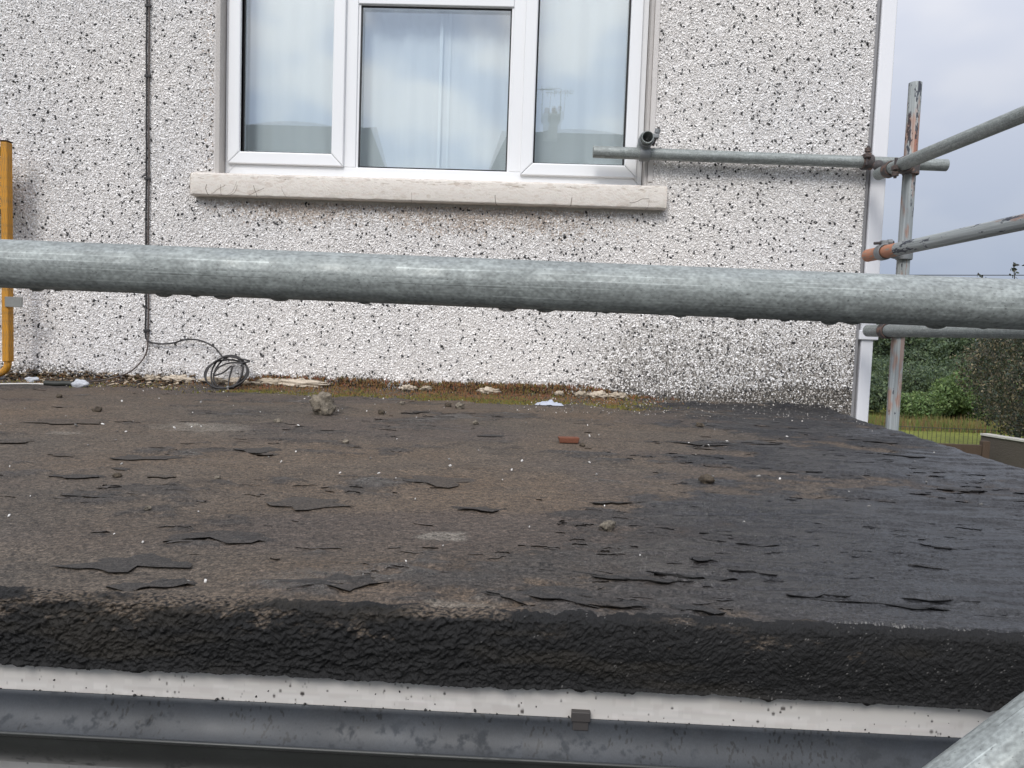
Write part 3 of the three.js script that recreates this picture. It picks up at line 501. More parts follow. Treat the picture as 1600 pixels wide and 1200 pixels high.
// ---------------------------------------------------------------- foot of the wall: moss, grit, broken mortar
{
  const tuft = new THREE.ConeGeometry(1, 2.2, 4, 1, true).translate(0, 1, 0), list = [];
  for (let i = 0; i < 36000; i++) {
    const x = rr(-2.4, 0.62), dens = sm(-1.35, -1.15, x) * sm(0.42, 0.2, x) + 0.16 + 0.25 * sm(0.62, 0.3, x) * sm(-0.2, 0.2, x);
    if (rnd() > dens * (0.55 + 1.3 * Math.max(-0.3, fbm(x * 5, 1.5, 3.3, 3)))) continue;
    const z = Math.abs(rr(-1, 1)) ** 1.5 * 0.3 * (0.55 + 0.8 * Math.max(0, 0.4 + fbm(x * 4, 7, 1, 2))) + 0.004, h = rr(0.002, 0.0075) * (z < 0.06 ? 1.35 : 0.75);
    const q = rnd(), g = noise(x * 6, z * 20, 2) + 0.6 * (z - 0.05) / 0.1;
    const c = q < 0.12 ? lin(0.035, 0.026, 0.018) : g > rr(0.1, 0.9) ? lin(rr(0.1, 0.17), rr(0.09, 0.14), rr(0.015, 0.03)) : lin(rr(0.12, 0.22), rr(0.072, 0.118), rr(0.03, 0.05));
    const climb = z < 0.05 ? Math.max(0, rr(-0.01, 0.034)) * dens : 0;
    list.push([V(x, roofBase(x, z) - 0.001 + climb, climb ? rr(0.004, 0.014) : z), [rr(-0.5, 0.5), rr(0, 6), rr(-0.5, 0.5)], V(rr(0.0022, 0.005), h, rr(0.0022, 0.005)), c]);
  }
  const moss = instanced(scene, 'moss', tuft, std([1, 1, 1], 0.95, { side: THREE.DoubleSide }), list);
  info(moss, 'rust brown and green moss growing along the foot of the wall', 'moss', null, 'stuff');
  const bit = lump(1, 0, 0.9, 1.4, 3), gl = [];
  for (let i = 0; i < 2000; i++) {
    const right = rnd() < 0.72, x = right ? rr(-0.1, 1.25) : rr(-2.4, -0.1), z = Math.abs(rr(-1, 1)) ** 2.2 * (right ? 0.5 : 0.3) + 0.006, s = rr(0.0009, 0.0026) * (rnd() < 0.05 ? 1.7 : 1), w = rnd();
    const k = w < 0.36 ? rr(0.35, 0.7) : rr(0.03, 0.2);
    gl.push([V(x, roofY(x, z) + s * 0.3, z), [rnd() * 6, rnd() * 6, rnd() * 6], V(s * rr(0.8, 1.6), s * 0.8, s), lin(k, k * 0.94, k * 0.86)]);
  }
  for (let i = 0; i < 150; i++) { // white chips scattered over the whole roof
    const z = rr(0.3, 2.42), x = rr(-1.6, 1.2), s = rr(0.0012, 0.0032) * (rnd() < 0.12 ? 1.5 : 1) * (z > 1.8 ? 0.62 : 1.1), k = rnd() < 0.55 ? rr(0.5, 0.8) : rr(0.1, 0.3);
    gl.push([V(x, roofY(x, z) + 0.001 + s * 0.3, z), [rnd() * 6, rnd() * 6, rnd() * 6], V(s * rr(0.8, 1.5), s * 0.7, s), lin(k, k * 0.97, k * 0.92)]);
  }
  for (let i = 0; i < 900; i++) { // dirt, splinters and crumbs in the corner by the yellow frame
    const x = rr(-2.6, -1.5) + (rnd() < 0.15 ? 0.4 : 0), z = Math.abs(rr(-1, 1)) ** 1.6 * 0.2, s = rr(0.002, 0.008), q = rnd(), y = roofBase(x, z) + Math.max(0, 0.03 * (1 - z / 0.12)) * rnd();
    gl.push([V(x, y, z + 0.004), [rr(-0.4, 0.4), rnd() * 6, rr(-0.4, 0.4)], V(s * rr(0.8, 2.8), s * 0.6, s), q < 0.22 ? lin(0.38, 0.31, 0.23) : q < 0.6 ? lin(0.1, 0.066, 0.035) : lin(0.03, 0.024, 0.019)]);
  }
  info(instanced(scene, 'grit', bit, std([1, 1, 1], 0.8), gl), 'fallen white pebble chips and crumbs strewn over the black roof', 'grit', null, 'stuff');
  const cream = [std([0.62, 0.53, 0.42], 0.9), std([0.52, 0.44, 0.34], 0.9)].map((m) => { m.bumpMap = rep(fineTex, 12); m.bumpScale = 0.003; return m; });
  const list2 = [[-1.02, 0.115, 0.02], [-1.14, 0.075, 0.018], [-1.29, 0.05, 0.016], [-1.4, 0.055, 0.014], [-1.55, 0.07, 0.016], [-1.66, 0.04, 0.012], [-0.545, 0.035, 0.012], [-0.47, 0.022, 0.01], [-0.2, 0.045, 0.014], [0.195, 0.03, 0.014], [0.27, 0.04, 0.018], [0.345, 0.045, 0.015], [0.1, 0.02, 0.01]];
  const words = ['longest cream mortar strip, right of the cable coil', 'cream mortar strip partly behind the cable coil', 'small cream mortar lump just left of the coil', 'thin cream mortar strip left of the coil', 'cream mortar strip below the forking cable', 'short cream mortar bit near where the cables fork', 'small cream mortar lump in the rust brown moss', 'tiny cream mortar crumb in the rust brown moss', 'flat cream mortar bit above the plastic scrap', 'narrow cream mortar lump at the moss end', 'thick cream mortar piece right of the plastic scrap', 'tapering cream mortar piece at far end of the fillet', 'cream mortar crumb just beside the plastic scrap'];
  list2.forEach(([x, rx, ry], i) => {
    const g = lump(1, 5, 0.6, 3.6, i * 3.1, [rx, ry * 1.1, 0.024]);
    const m = solo('mortar_piece', g, cream[i % 2], words[i], 'mortar', 'cream mortar pieces along the foot of the wall');
    m.position.set(x, roofBase(x, 0.01) + 0.008, 0.026); m.rotation.set(-0.5, 0, rr(-0.05, 0.05));
  });
}

// ---------------------------------------------------------------- loose things on the roof
{
  const stoneTex = tex(256, 256, (u, v) => { const n = wrapN(u, v, 16, 16) + 0.8 * wrapN(u, v, 50, 50, 3), s = 0.46 + 0.13 * n + 0.16 * (rnd() - 0.5); return [s * 1.02, s * 0.95, s * 0.84]; });
  const stone = new THREE.MeshStandardMaterial({ map: rep(stoneTex, 6), roughness: 0.95, bumpMap: rep(fineTex, 9), bumpScale: 0.004 });
  const darkStone = new THREE.MeshStandardMaterial({ map: rep(stoneTex, 9), color: lin(0.42, 0.38, 0.34), roughness: 0.9, bumpMap: rep(fineTex, 12), bumpScale: 0.003 });
  const whiteStone = new THREE.MeshPhysicalMaterial({ color: lin(0.62, 0.64, 0.68), roughness: 0.5, transmission: 0.15, thickness: 0, bumpMap: rep(fineTex, 12), bumpScale: 0.003 });
  const put = (name, g, m, x, z, dy, label, cat, group) => { const o = solo(name, g, m, label, cat, group); o.position.set(x, roofY(x, z) + dy, z); return o; };
  put('rubble_lump', mergeGeometries([lump(0.037, 4, 0.6, 1.7, 2, [1, 1.0, 0.8]), lump(0.02, 3, 0.6, 2, 7).translate(0.022, -0.012, 0.008), lump(0.018, 3, 0.6, 2, 9).translate(-0.024, 0.012, 0)]), stone, -0.7, 0.8, 0.031, 'rough lump of old concrete, the biggest stone on the roof', 'rubble');
  const st = 'small stones lying on the roof';
  const stones = [[0.37, 1.675, 0.012, 1, 'knobbly brown stone on the bare patch toward the scaffold side'], [0.125, 2.065, 0.0105, 0, 'pale brown stone in the middle of the roof front half'], [-0.325, 0.45, 0.011, 1, 'brown pebble, left one of the pair by the moss'], [-0.278, 0.49, 0.015, 0, 'grey round pebble, right one of the pair by the moss'], [-0.499, 0.45, 0.009, 0, 'grey pebble between the concrete lump and the moss pair'], [-0.519, 0.73, 0.011, 1, 'grey stone nearest the concrete lump'], [-0.185, 0.9, 0.008, 0, 'lone grey pebble behind the terracotta piece'], [-0.774, 1.02, 0.009, 0, 'little grey cube-like stone in front of the coil'], [-0.627, 2.08, 0.005, 0, 'tiny pale stone behind the big black flake'], [0.545, 0.755, 0.011, 1, 'dark stone beside the gritty wall corner'], [-0.482, 1.36, 0.008, 0, 'greenish grey pebble on the brown patch'], [-0.811, 1.84, 0.006, 1, 'tan pebble among the small flakes'], [-0.617, 1.83, 0.006, 0, 'pale tan pebble near the small dark flake'], [-1.37, 0.95, 0.012, 1, 'dark crumbled stone below the white cable'], [-1.7, 0.62, 0.009, 1, 'dark chip beside the crumbled stone'], [0.13, 1.25, 0.006, 1, 'small brown pebble right beside the terracotta piece']];
  stones.forEach(([x, z, r, k, label], i) => { const o = put('stone', lump(r, 3, 0.55, 1.6, i * 5.3, [1.25, 0.85, 1]), k ? darkStone : stone, x, z, r * 0.55, label, 'stone', st); o.rotation.y = rnd() * 6; });
  // a splinter leans on the stone in the front half
  const terra = new THREE.MeshStandardMaterial({ map: rep(tex(256, 256, (u, v) => { const s = 0.9 + 0.2 * wrapN(u, v, 20, 20) + 0.22 * (rnd() - 0.5); return [0.56 * s, 0.35 * s, 0.26 * s]; }), 10), roughness: 0.95, bumpMap: rep(fineTex, 14), bumpScale: 0.002 });
  const bg = new RoundedBoxGeometry(0.05, 0.016, 0.03, 3, 0.003); { const p = bg.attributes.position; for (let i = 0; i < p.count; i++) { const x = p.getX(i), y = p.getY(i), z = p.getZ(i); p.setXYZ(i, x * (1 + 0.16 * (y > 0 ? 1 : 0)) + 0.002 * noise(x * 90, y * 90, z * 90), y + 0.0018 * noise(x * 70 + 3, y * 90, z * 90), z); } bg.computeVertexNormals(); }
  put('terracotta_piece', bg, terra, 0.095, 1.2, 0.008, 'broken orange terracotta piece lying alone on the black roof', 'terracotta').rotation.y = 0.08;
  const wl = 'white stones by the wall';
  put('white_stone', lump(0.03, 3, 0.3, 1.3, 4, [1.05, 0.62, 0.8]), whiteStone, -1.84, 0.26, 0.012, 'round white quartz stone at the end of the black cable joint', 'stone', wl);
  put('white_stone', lump(0.023, 3, 0.4, 1.3, 14, [1.2, 0.7, 0.8]), whiteStone, -2.29, 0.11, 0.012, 'white stone against the foot of the yellow frame', 'stone', wl);
  put('white_stone', lump(0.02, 3, 0.4, 1.3, 24, [1.4, 0.6, 0.8]), whiteStone, -2.12, 0.14, 0.01, 'flat white stone between yellow frame and cable joint', 'stone', wl);
  // scrap of plastic film
  const pl = grid(26, 18, (i, j) => { const u = i / 26 - 0.5, v = j / 18 - 0.5, e = Math.max(0, 1 - Math.hypot(u, v) * 1.95); return [u * 0.105 * (1 + 0.2 * noise(v * 6, 3)), Math.sqrt(e) * (0.006 + 0.022 * Math.abs(noise(u * 6, v * 5, 2)) + 0.012 * Math.abs(noise(u * 17, v * 14, 5))) + 0.001, v * 0.06, u, v]; });
  put('plastic_scrap', pl, new THREE.MeshPhysicalMaterial({ color: lin(0.62, 0.66, 0.76), roughness: 0.35, transmission: 0.3, thickness: 0, side: THREE.DoubleSide }), 0.055, 0.27, 0.001, 'crumpled scrap of bluish white plastic film at the moss edge', 'plastic');
}

// ---------------------------------------------------------------- cables
{
  const black = std([0.022, 0.02, 0.02], 0.55), brownCable = std([0.085, 0.066, 0.058], 0.6);
  const tube = (pts, r, n = 200, seg = 8) => new THREE.TubeGeometry(new THREE.CatmullRomCurve3(pts.map((p) => V(...p)), false, 'centripetal'), n, r, seg);
  const cab = thing('aerial_cable', 'pair of dark cables running down the wall to a loose coil', 'cable');
  const wob = (x, y, s) => x + 0.004 * noise(y * 3.1, s) + 0.002 * noise(y * 9, s);
  const down = [], down2 = [];
  for (let y = 4.95; y > 2.88; y -= 0.06) { down.push([wob(-1.703, y, 3), y, 0.0105]); down2.push([wob(-1.692, y, 8), y, 0.011]); }
  const coilC = [-1.305, 2.737, 0.085], loops = [];
  loops.push(...down, [-1.70, 2.87, 0.012], [-1.685, 2.858, 0.014], [-1.64, 2.85, 0.018], [-1.58, 2.855, 0.022], [-1.52, 2.872, 0.03], [-1.46, 2.873, 0.035], [-1.385, 2.845, 0.045], [-1.335, 2.8, 0.06]);
  for (let i = 0; i <= 84; i++) { // a loose hank standing against the wall
    const a = 1.4 - (i / 84) * Math.PI * 2 * 4.35, k = i / 84, rx = 0.078 - 0.016 * Math.sin(k * 7), ry = 0.066 - 0.013 * Math.cos(k * 9);
    loops.push([coilC[0] + Math.cos(a) * rx + 0.007 * noise(k * 9, 2), coilC[1] + Math.sin(a) * ry + 0.007 * noise(k * 8, 5), 0.075 + 0.05 * k - 0.045 * Math.sin(a) + 0.012 * noise(k * 13, 1)]);
  }
  part(cab, 'black_cable', tube(loops, 0.0037, 900), black);
  part(cab, 'bight', tube([[-1.360, 2.79, 0.07], [-1.320, 2.808, 0.08], [-1.250, 2.8, 0.085], [-1.215, 2.793, 0.085], [-1.245, 2.785, 0.09], [-1.300, 2.782, 0.09], [-1.345, 2.76, 0.1], [-1.360, 2.73, 0.11], [-1.320, 2.74, 0.115], [-1.280, 2.77, 0.115], [-1.285, 2.72, 0.13], [-1.280, 2.685, 0.15]], 0.0035, 160), black);
  part(cab, 'plug', new THREE.CylinderGeometry(0.005, 0.0045, 0.02, 10).translate(-1.28, 2.68, 0.156), std([0.6, 0.6, 0.6], 0.35, { metalness: 0.6 }));
  part(cab, 'brown_cable', tube([...down2, [-1.693, 2.86, 0.012], [-1.695, 2.82, 0.014], [-1.715, 2.775, 0.018], [-1.76, 2.725, 0.035], [-1.82, 2.695, 0.09], [-1.88, 2.685, 0.16], [-1.96, 2.682, 0.21]], 0.0035, 500), brownCable);
  for (const y of [4.27, 3.98, 3.55, 3.2, 2.9]) part(cab, 'cable_clip', boxAt(-1.711, -1.684, y, y + 0.012, 0.006, 0.0165, 0.002), black);
  const wc = thing('white_cable', 'thin white cable on the roof joined to a black sleeve', 'cable');
  const wy = (x, z) => roofY(x, z) + 0.004;
  part(wc, 'cable', tube([[-1.97, 0.26], [-2.02, 0.27], [-2.1, 0.3], [-2.2, 0.33], [-2.32, 0.345], [-2.6, 0.34]].map(([x, z]) => [x, wy(x, z), z]), 0.0028, 80), std([0.62, 0.6, 0.57], 0.6));
  part(wc, 'sleeve', tube([[-1.865, 0.255], [-1.9, 0.258], [-1.94, 0.262], [-1.985, 0.266]].map(([x, z]) => [x, wy(x, z) + 0.005, z]), 0.011, 40, 10), std([0.02, 0.022, 0.018], 0.6));
}

// ---------------------------------------------------------------- yellow steel frame at the wall
{
  const ytex = tex(256, 512, (u, v) => { const n = wrapN(u, v, 8, 12) + 0.7 * wrapN(u, v, 26, 34, 4), w = sm(0.3, 0.42, n), s = 1 + 0.08 * wrapN(u, v, 5, 5, 7) + 0.05 * (rnd() - 0.5); return [mix(0.76, 0.42, w) * s, mix(0.53, 0.36, w) * s, mix(0.13, 0.27, w) * s]; });
  const ym = new THREE.MeshStandardMaterial({ map: rep(ytex, 2.5, 2.5), roughness: 0.55, bumpMap: rep(fineTex, 6), bumpScale: 0.0008 });
  const rustM = std([0.07, 0.04, 0.028], 0.85, { bumpMap: rep(fineTex, 6), bumpScale: 0.002 });
  const yf = thing('safety_gate', 'scratched yellow steel gate frame standing by the wall', 'gate'); yf.position.x = 0.024;
  const bar = (pts, r, n = 60) => new THREE.TubeGeometry(new THREE.CatmullRomCurve3(pts.map((p) => V(...p)), false, 'centripetal'), n, r, 12);
  const z = 0.13;
  part(yf, 'post', mergeGeometries([boxAt(-2.270, -2.241, 2.755, 3.665, z - 0.018, z + 0.018, 0.004), bar([[-2.2555, 2.77, z], [-2.259, 2.735, z], [-2.277, 2.712, z], [-2.305, 2.7, z], [-2.36, 2.697, z], [-2.6, 2.697, z]], 0.0145)]), ym);
  part(yf, 'post_cap', boxAt(-2.272, -2.239, 3.6655, 3.671, z - 0.02, z + 0.02, 0.002), rustM);
  part(yf, 'post', boxAt(-3.0, -2.96, 2.69, 3.665, z - 0.018, z + 0.018, 0.004), ym);
  part(yf, 'top_rail', bar([[-2.271, 3.628, z], [-2.6, 3.628, z], [-2.96, 3.628, z]], 0.02, 20), rustM);
  part(yf, 'panel', boxAt(-2.959, -2.271, 3.39, 3.605, z - 0.006, z + 0.004, 0.002), ym);
  part(yf, 'panel_edge', boxAt(-2.959, -2.271, 3.372, 3.389, z - 0.012, z + 0.01, 0.003), rustM);
  part(yf, 'inner_bar', boxAt(-2.318, -2.311, 2.74, 3.371, z - 0.008, z + 0.006, 0.002), ym);
  part(yf, 'lower_rail', bar([[-2.297, 3.0, z], [-2.6, 3.0, z], [-2.96, 3.0, z]], 0.012, 20), ym);
  info(part(yf, 'latch_plate', boxAt(-2.25, -2.177, 2.985, 3.028, z + 0.0185, z + 0.026, 0.002), std([0.25, 0.25, 0.235], 0.6, { metalness: 0.4, bumpMap: rep(fineTex, 12), bumpScale: 0.001 })), 'grey steel latch plate');
}

// ---------------------------------------------------------------- scaffolding
const TR = 0.02415;
function tubeGeo(len, seg = 40, n = 24) { // a hollow tube along +y from 0, walls 4 mm thick
  const pr = [[TR - 0.004, 0.001], [TR - 0.001, 0], [TR, 0.001]]; for (let i = 1; i < n; i++) pr.push([TR + 0.00012 * noise(i * 1.7, 3), (len * i) / n]);
  pr.push([TR, len - 0.001], [TR - 0.001, len], [TR - 0.004, len - 0.001], [TR - 0.004, 0.001]);
  const g = new THREE.LatheGeometry(pr.map((a) => new THREE.Vector2(...a)), seg), u = g.attributes.uv, p = g.attributes.position;
  for (let i = 0; i < u.count; i++) u.setY(i, p.getY(i));
  return g;
}
function scaffoldTube(a, b, mat, label, rusty) {
  const A = V(...a), B = V(...b), d = B.clone().sub(A), len = d.length(), t = thing('scaffold_tube', label, 'scaffold tube', 'scaffold tubes');
  t.position.copy(A); t.quaternion.setFromUnitVectors(V(0, 1, 0), d.normalize());
  const g = tubeGeo(len, 40, rusty ? 240 : 24);
  if (rusty) { // a rust patch on the head of the upright, ragged at its ends
    const p = g.attributes.position, c = new Float32Array(p.count * 3);
    for (let i = 0; i < p.count; i++) { const y = p.getY(i), n = noise(p.getX(i) * 40, y * 9, p.getZ(i) * 40) + 0.6 * noise(p.getX(i) * 90, y * 30, 5), k = 0.8 * sm(0.1, 0.45, n + 0.5 * sm(rusty[0] - 0.1, rusty[0] + 0.05, y) * sm(rusty[1] + 0.05, rusty[1] - 0.1, y) - 0.1); c.set([mix(1, 1.12, k), mix(1, 0.62, k), mix(1, 0.46, k)], i * 3); }
    g.setAttribute('color', new THREE.BufferAttribute(c, 3)); mat = mat.clone(); mat.vertexColors = true;
  }
  part(t, 'tube', g, mat); return t;
}
function collar(parent, center, dir, mat, w = 0.03, r = 0.031) { // a forged band closed round a tube
  const pr = [[TR + 0.0006, -w / 2], [r - 0.002, -w / 2], [r, -w / 2 + 0.003], [r, w / 2 - 0.003], [r - 0.002, w / 2], [TR + 0.0006, w / 2], [TR + 0.0006, -w / 2]];
  const g = new THREE.LatheGeometry(pr.map((k) => new THREE.Vector2(...k)), 28);
  const m = part(parent, 'band', g, mat); m.position.copy(center); m.quaternion.setFromUnitVectors(V(0, 1, 0), dir.clone().normalize()); return m;
}
function coupler(a, dirA, b, dirB, label, mat = couplerMat, boltDir = V(0, 1, 0), boltAt = [0.034, 0, 0]) {
  const t = thing('coupler', label, 'coupler', 'scaffold couplers'), A = V(...a), B = V(...b), mid = A.clone().add(B).multiplyScalar(0.5);
  t.position.copy(mid); const la = A.clone().sub(mid), lb = B.clone().sub(mid);
  collar(t, la, dirA, mat, 0.042); collar(t, lb, dirB, mat, 0.042);
  part(t, 'saddle', lump(0.021, 3, 0.12, 1.5, 3), mat);
  const flap = part(t, 'hinge_lug', new RoundedBoxGeometry(0.026, 0.02, 0.03, 2, 0.005), mat); flap.position.copy(la).addScaledVector(boltDir, -0.0).add(V(...boltAt).multiplyScalar(0.97));
  const bolt = part(t, 'bolt', new THREE.CylinderGeometry(0.0058, 0.0058, 0.075, 10), boltMat); bolt.position.copy(la).add(V(...boltAt)); bolt.quaternion.setFromUnitVectors(V(0, 1, 0), boltDir.clone().normalize());
  const nut = part(bolt, 'nut', new THREE.CylinderGeometry(0.0125, 0.0125, 0.016, 6), mat); nut.position.y = 0.022;
  return t;
}
{
  const front = scaffoldTube([-2.2, 3.013, 2.54], [1.9, 2.985, 2.54], galv, 'big galvanised guard tube crossing close in front, water drops beneath it');
  const inv = front.quaternion.clone().invert(), water = new THREE.MeshPhysicalMaterial({ color: 0xffffff, transmission: 1, thickness: 0.01, roughness: 0.02, ior: 1.33 });
  const dropG = new THREE.SphereGeometry(1, 18, 12);
  const spots = [[-0.505, 1.1], [-0.483, 0.8], [-0.375, 1.25], [-0.343, 0.9], [-0.315, 1.25], [-0.258, 1.1], [-0.173, 0.9], [-0.031, 1.3], [0.006, 1.1], [0.066, 0.8], [0.138, 0.9], [0.119, 0.6], [0.197, 1.0], [0.24, 0.9], [0.283, 1.3], [0.305, 1.0], [0.385, 1.2], [-0.44, 0.6], [-0.09, 0.5], [0.43, 0.7]];
  for (const [x, s] of spots) {
    const d = part(front, 'water_drop', dropG, water), w = V(x, 2.999 - (x * 0.0068) - TR + 0.0008, 2.54).sub(front.position).applyQuaternion(inv);
    d.position.copy(w); d.quaternion.copy(inv); d.scale.set(0.0076 * s * rr(0.85, 1.2), 0.0038 * s, 0.006 * s);
  }
  const ledger = scaffoldTube([0.199, 3.71, 0.058], [1.64, 3.696, 0.058], galv, 'galvanised tube fixed level along the wall across the window corner');
  scaffoldTube([0.412, 3.757, -0.03], [0.412, 3.757, 0.135], galv, 'short stub tube with open end at the window corner');
  scaffoldTube([1.3955, 0.02, 0.268], [1.431, 3.977, 0.19], worn, 'upright scaffold tube with rust patches beside the white downpipe', [3.62, 3.86]);
  scaffoldTube([1.337, 3.637, 0.13], [1.54, 3.66, 2.7], galv, 'highest of the three side tubes, coming forward from the corner');
  const B = scaffoldTube([1.303, 3.309, 0.16], [1.64, 3.37, 2.7], worn, 'middle side tube with an orange painted end');
  { const sleeve = part(B, 'orange_end', new THREE.LatheGeometry([[TR - 0.003, -0.001], [TR + 0.0002, -0.001], [TR + 0.0006, 0.001], [TR + 0.0005, 0.2], [TR + 0.0001, 0.202]].map((a) => new THREE.Vector2(...a)), 32), orangeRust); sleeve.userData.label = 'end coated in orange paint and rust'; }
  scaffoldTube([1.333, 3.011, 0.14], [1.6, 3.012, 2.7], galv, 'lowest side tube level with the big front tube');
  scaffoldTube([-0.25, 2.170, 2.80], [2.15, 4.158, 2.64], galv, 'diagonal brace tube cutting the bottom corner of the view');
  const X = V(1, 0, 0), Y = V(0, 1, 0), Z = V(0, 0, 1);
  coupler([0.412, 3.757, 0.088], Z, [0.412, 3.708, 0.058], X, 'dark grey coupler holding the stub tube at the window corner', couplerGrey, V(0.25, 0.95, 0.1), [0.037, 0.012, 0.01]);
  coupler([1.318, 3.699, 0.058], X, [1.345, 3.638, 0.215], Z, 'rusty coupler joining wall tube and highest side tube', couplerMat, V(0.05, 1, 0), [-0.012, 0.02, 0.03]);
  coupler([1.362, 3.6395, 0.29], Z, [1.424, 3.64, 0.215], Y, 'grey brown coupler where highest side tube meets the upright', couplerMat, V(0, -1, 0), [-0.034, -0.015, 0.01]);
  coupler([1.317, 3.312, 0.268], Z, [1.421, 3.312, 0.215], Y, 'grey coupler clamping the orange tube end to the upright', couplerGrey, V(1, 0.1, 0), [0.0, 0.036, 0.0]);
  coupler([1.347, 3.011, 0.27], Z, [1.419, 3.011, 0.216], Y, 'brown coupler holding the lowest side tube to the upright', couplerMat, V(1, 0.1, 0), [0.0, 0.036, 0.0]);
}

// ---------------------------------------------------------------- beyond the house: garden wall, hedge, railings, trees
const leafG = (() => { const s = new THREE.Shape([[0, -1], [0.42, -0.3], [0.4, 0.25], [0, 1], [-0.4, 0.25], [-0.42, -0.3]].map((a) => new THREE.Vector2(...a))); return new THREE.ShapeGeometry(s); })();
function foliage(n, place, size, palette) { // one crown: many leaves, each its own turn, size and colour
  const lp = leafG.attributes.position, li = leafG.index, P = new Float32Array(n * lp.count * 3), C = new Float32Array(n * lp.count * 3), U = new Float32Array(n * lp.count * 2), I = new Uint32Array(n * li.count), v = V(0, 0, 0);
  for (let k = 0; k < n; k++) {
    const [p, tone] = place(), s = size * rr(0.6, 1.35), q = Q.setFromEuler(E3.set(rr(-1.3, 1.3), rr(0, 6.28), rr(0, 6.28))), col = palette[Math.floor(rnd() * palette.length)], g = rr(0.75, 1.25) * tone;
    for (let i = 0; i < lp.count; i++) { v.set(lp.getX(i), lp.getY(i), 0.12 * Math.abs(lp.getX(i))).multiplyScalar(s).applyQuaternion(q).add(p); P.set([v.x, v.y, v.z], (k * lp.count + i) * 3); C.set([col[0] * g, col[1] * g, col[2] * g], (k * lp.count + i) * 3); U.set([lp.getX(i), lp.getY(i)], (k * lp.count + i) * 2); }
    for (let i = 0; i < li.count; i++) I[k * li.count + i] = li.getX(i) + k * lp.count;
  }
  const g = new THREE.BufferGeometry(); g.setAttribute('position', new THREE.BufferAttribute(P, 3)); g.setAttribute('color', new THREE.BufferAttribute(C, 3)); g.setAttribute('uv', new THREE.BufferAttribute(U, 2)); g.setIndex(new THREE.BufferAttribute(I, 1)); g.computeVertexNormals(); return g;
}
const leafMat = new THREE.MeshPhysicalMaterial({ vertexColors: true, roughness: 0.75, transmission: 0.3, thickness: 0, side: THREE.DoubleSide });
const barkMat = std([0.07, 0.055, 0.042], 0.95, { bumpMap: rep(fineTex, 2), bumpScale: 0.02 });
function plant(name, label, cat, group, x, z, h, rx, n, leaf, palette, sd, trunkH = 0.3) {
  const t = thing(name, label, cat, group); t.position.set(x, 0, z);
  const clumps = Array.from({ length: 16 }, (_, i) => { const a = i * 2.4 + sd, k = Math.sqrt((i + 0.5) / 16); return [Math.cos(a) * rx * 0.72 * k, h * (trunkH + (1 - trunkH) * rr(0.25, 0.82) * (1 - 0.35 * k)), Math.sin(a) * rx * 0.72 * k, rx * rr(0.3, 0.5)]; });
  part(t, 'crown', foliage(n, () => {
    const c = clumps[Math.floor(rnd() * 16)], u = rr(-1, 1), a = rnd() * 6.283, q = Math.sqrt(1 - u * u), r = c[3] * Math.cbrt(rr(0.25, 1)) * (1 + 0.3 * noise(u * 3 + sd, a, 3));
    return [V(c[0] + q * Math.cos(a) * r, Math.max(0.05, c[1] + u * r * 0.85), c[2] + q * Math.sin(a) * r), 1];
  }, leaf, palette), leafMat);
  const limbs = [new THREE.CylinderGeometry(h * 0.012, h * 0.03, h * 0.6, 8).translate(0, h * 0.3, 0)];
  for (const c of clumps.slice(0, 7)) { const from = V(0, h * rr(0.15, 0.4), 0), to = V(c[0], c[1], c[2]); limbs.push(new THREE.TubeGeometry(new THREE.CatmullRomCurve3([from, from.clone().lerp(to, 0.5).add(V(0, h * 0.03, 0)), to]), 6, h * 0.007, 5)); }
  part(t, 'trunk', mergeGeometries(limbs), barkMat); return t;
}
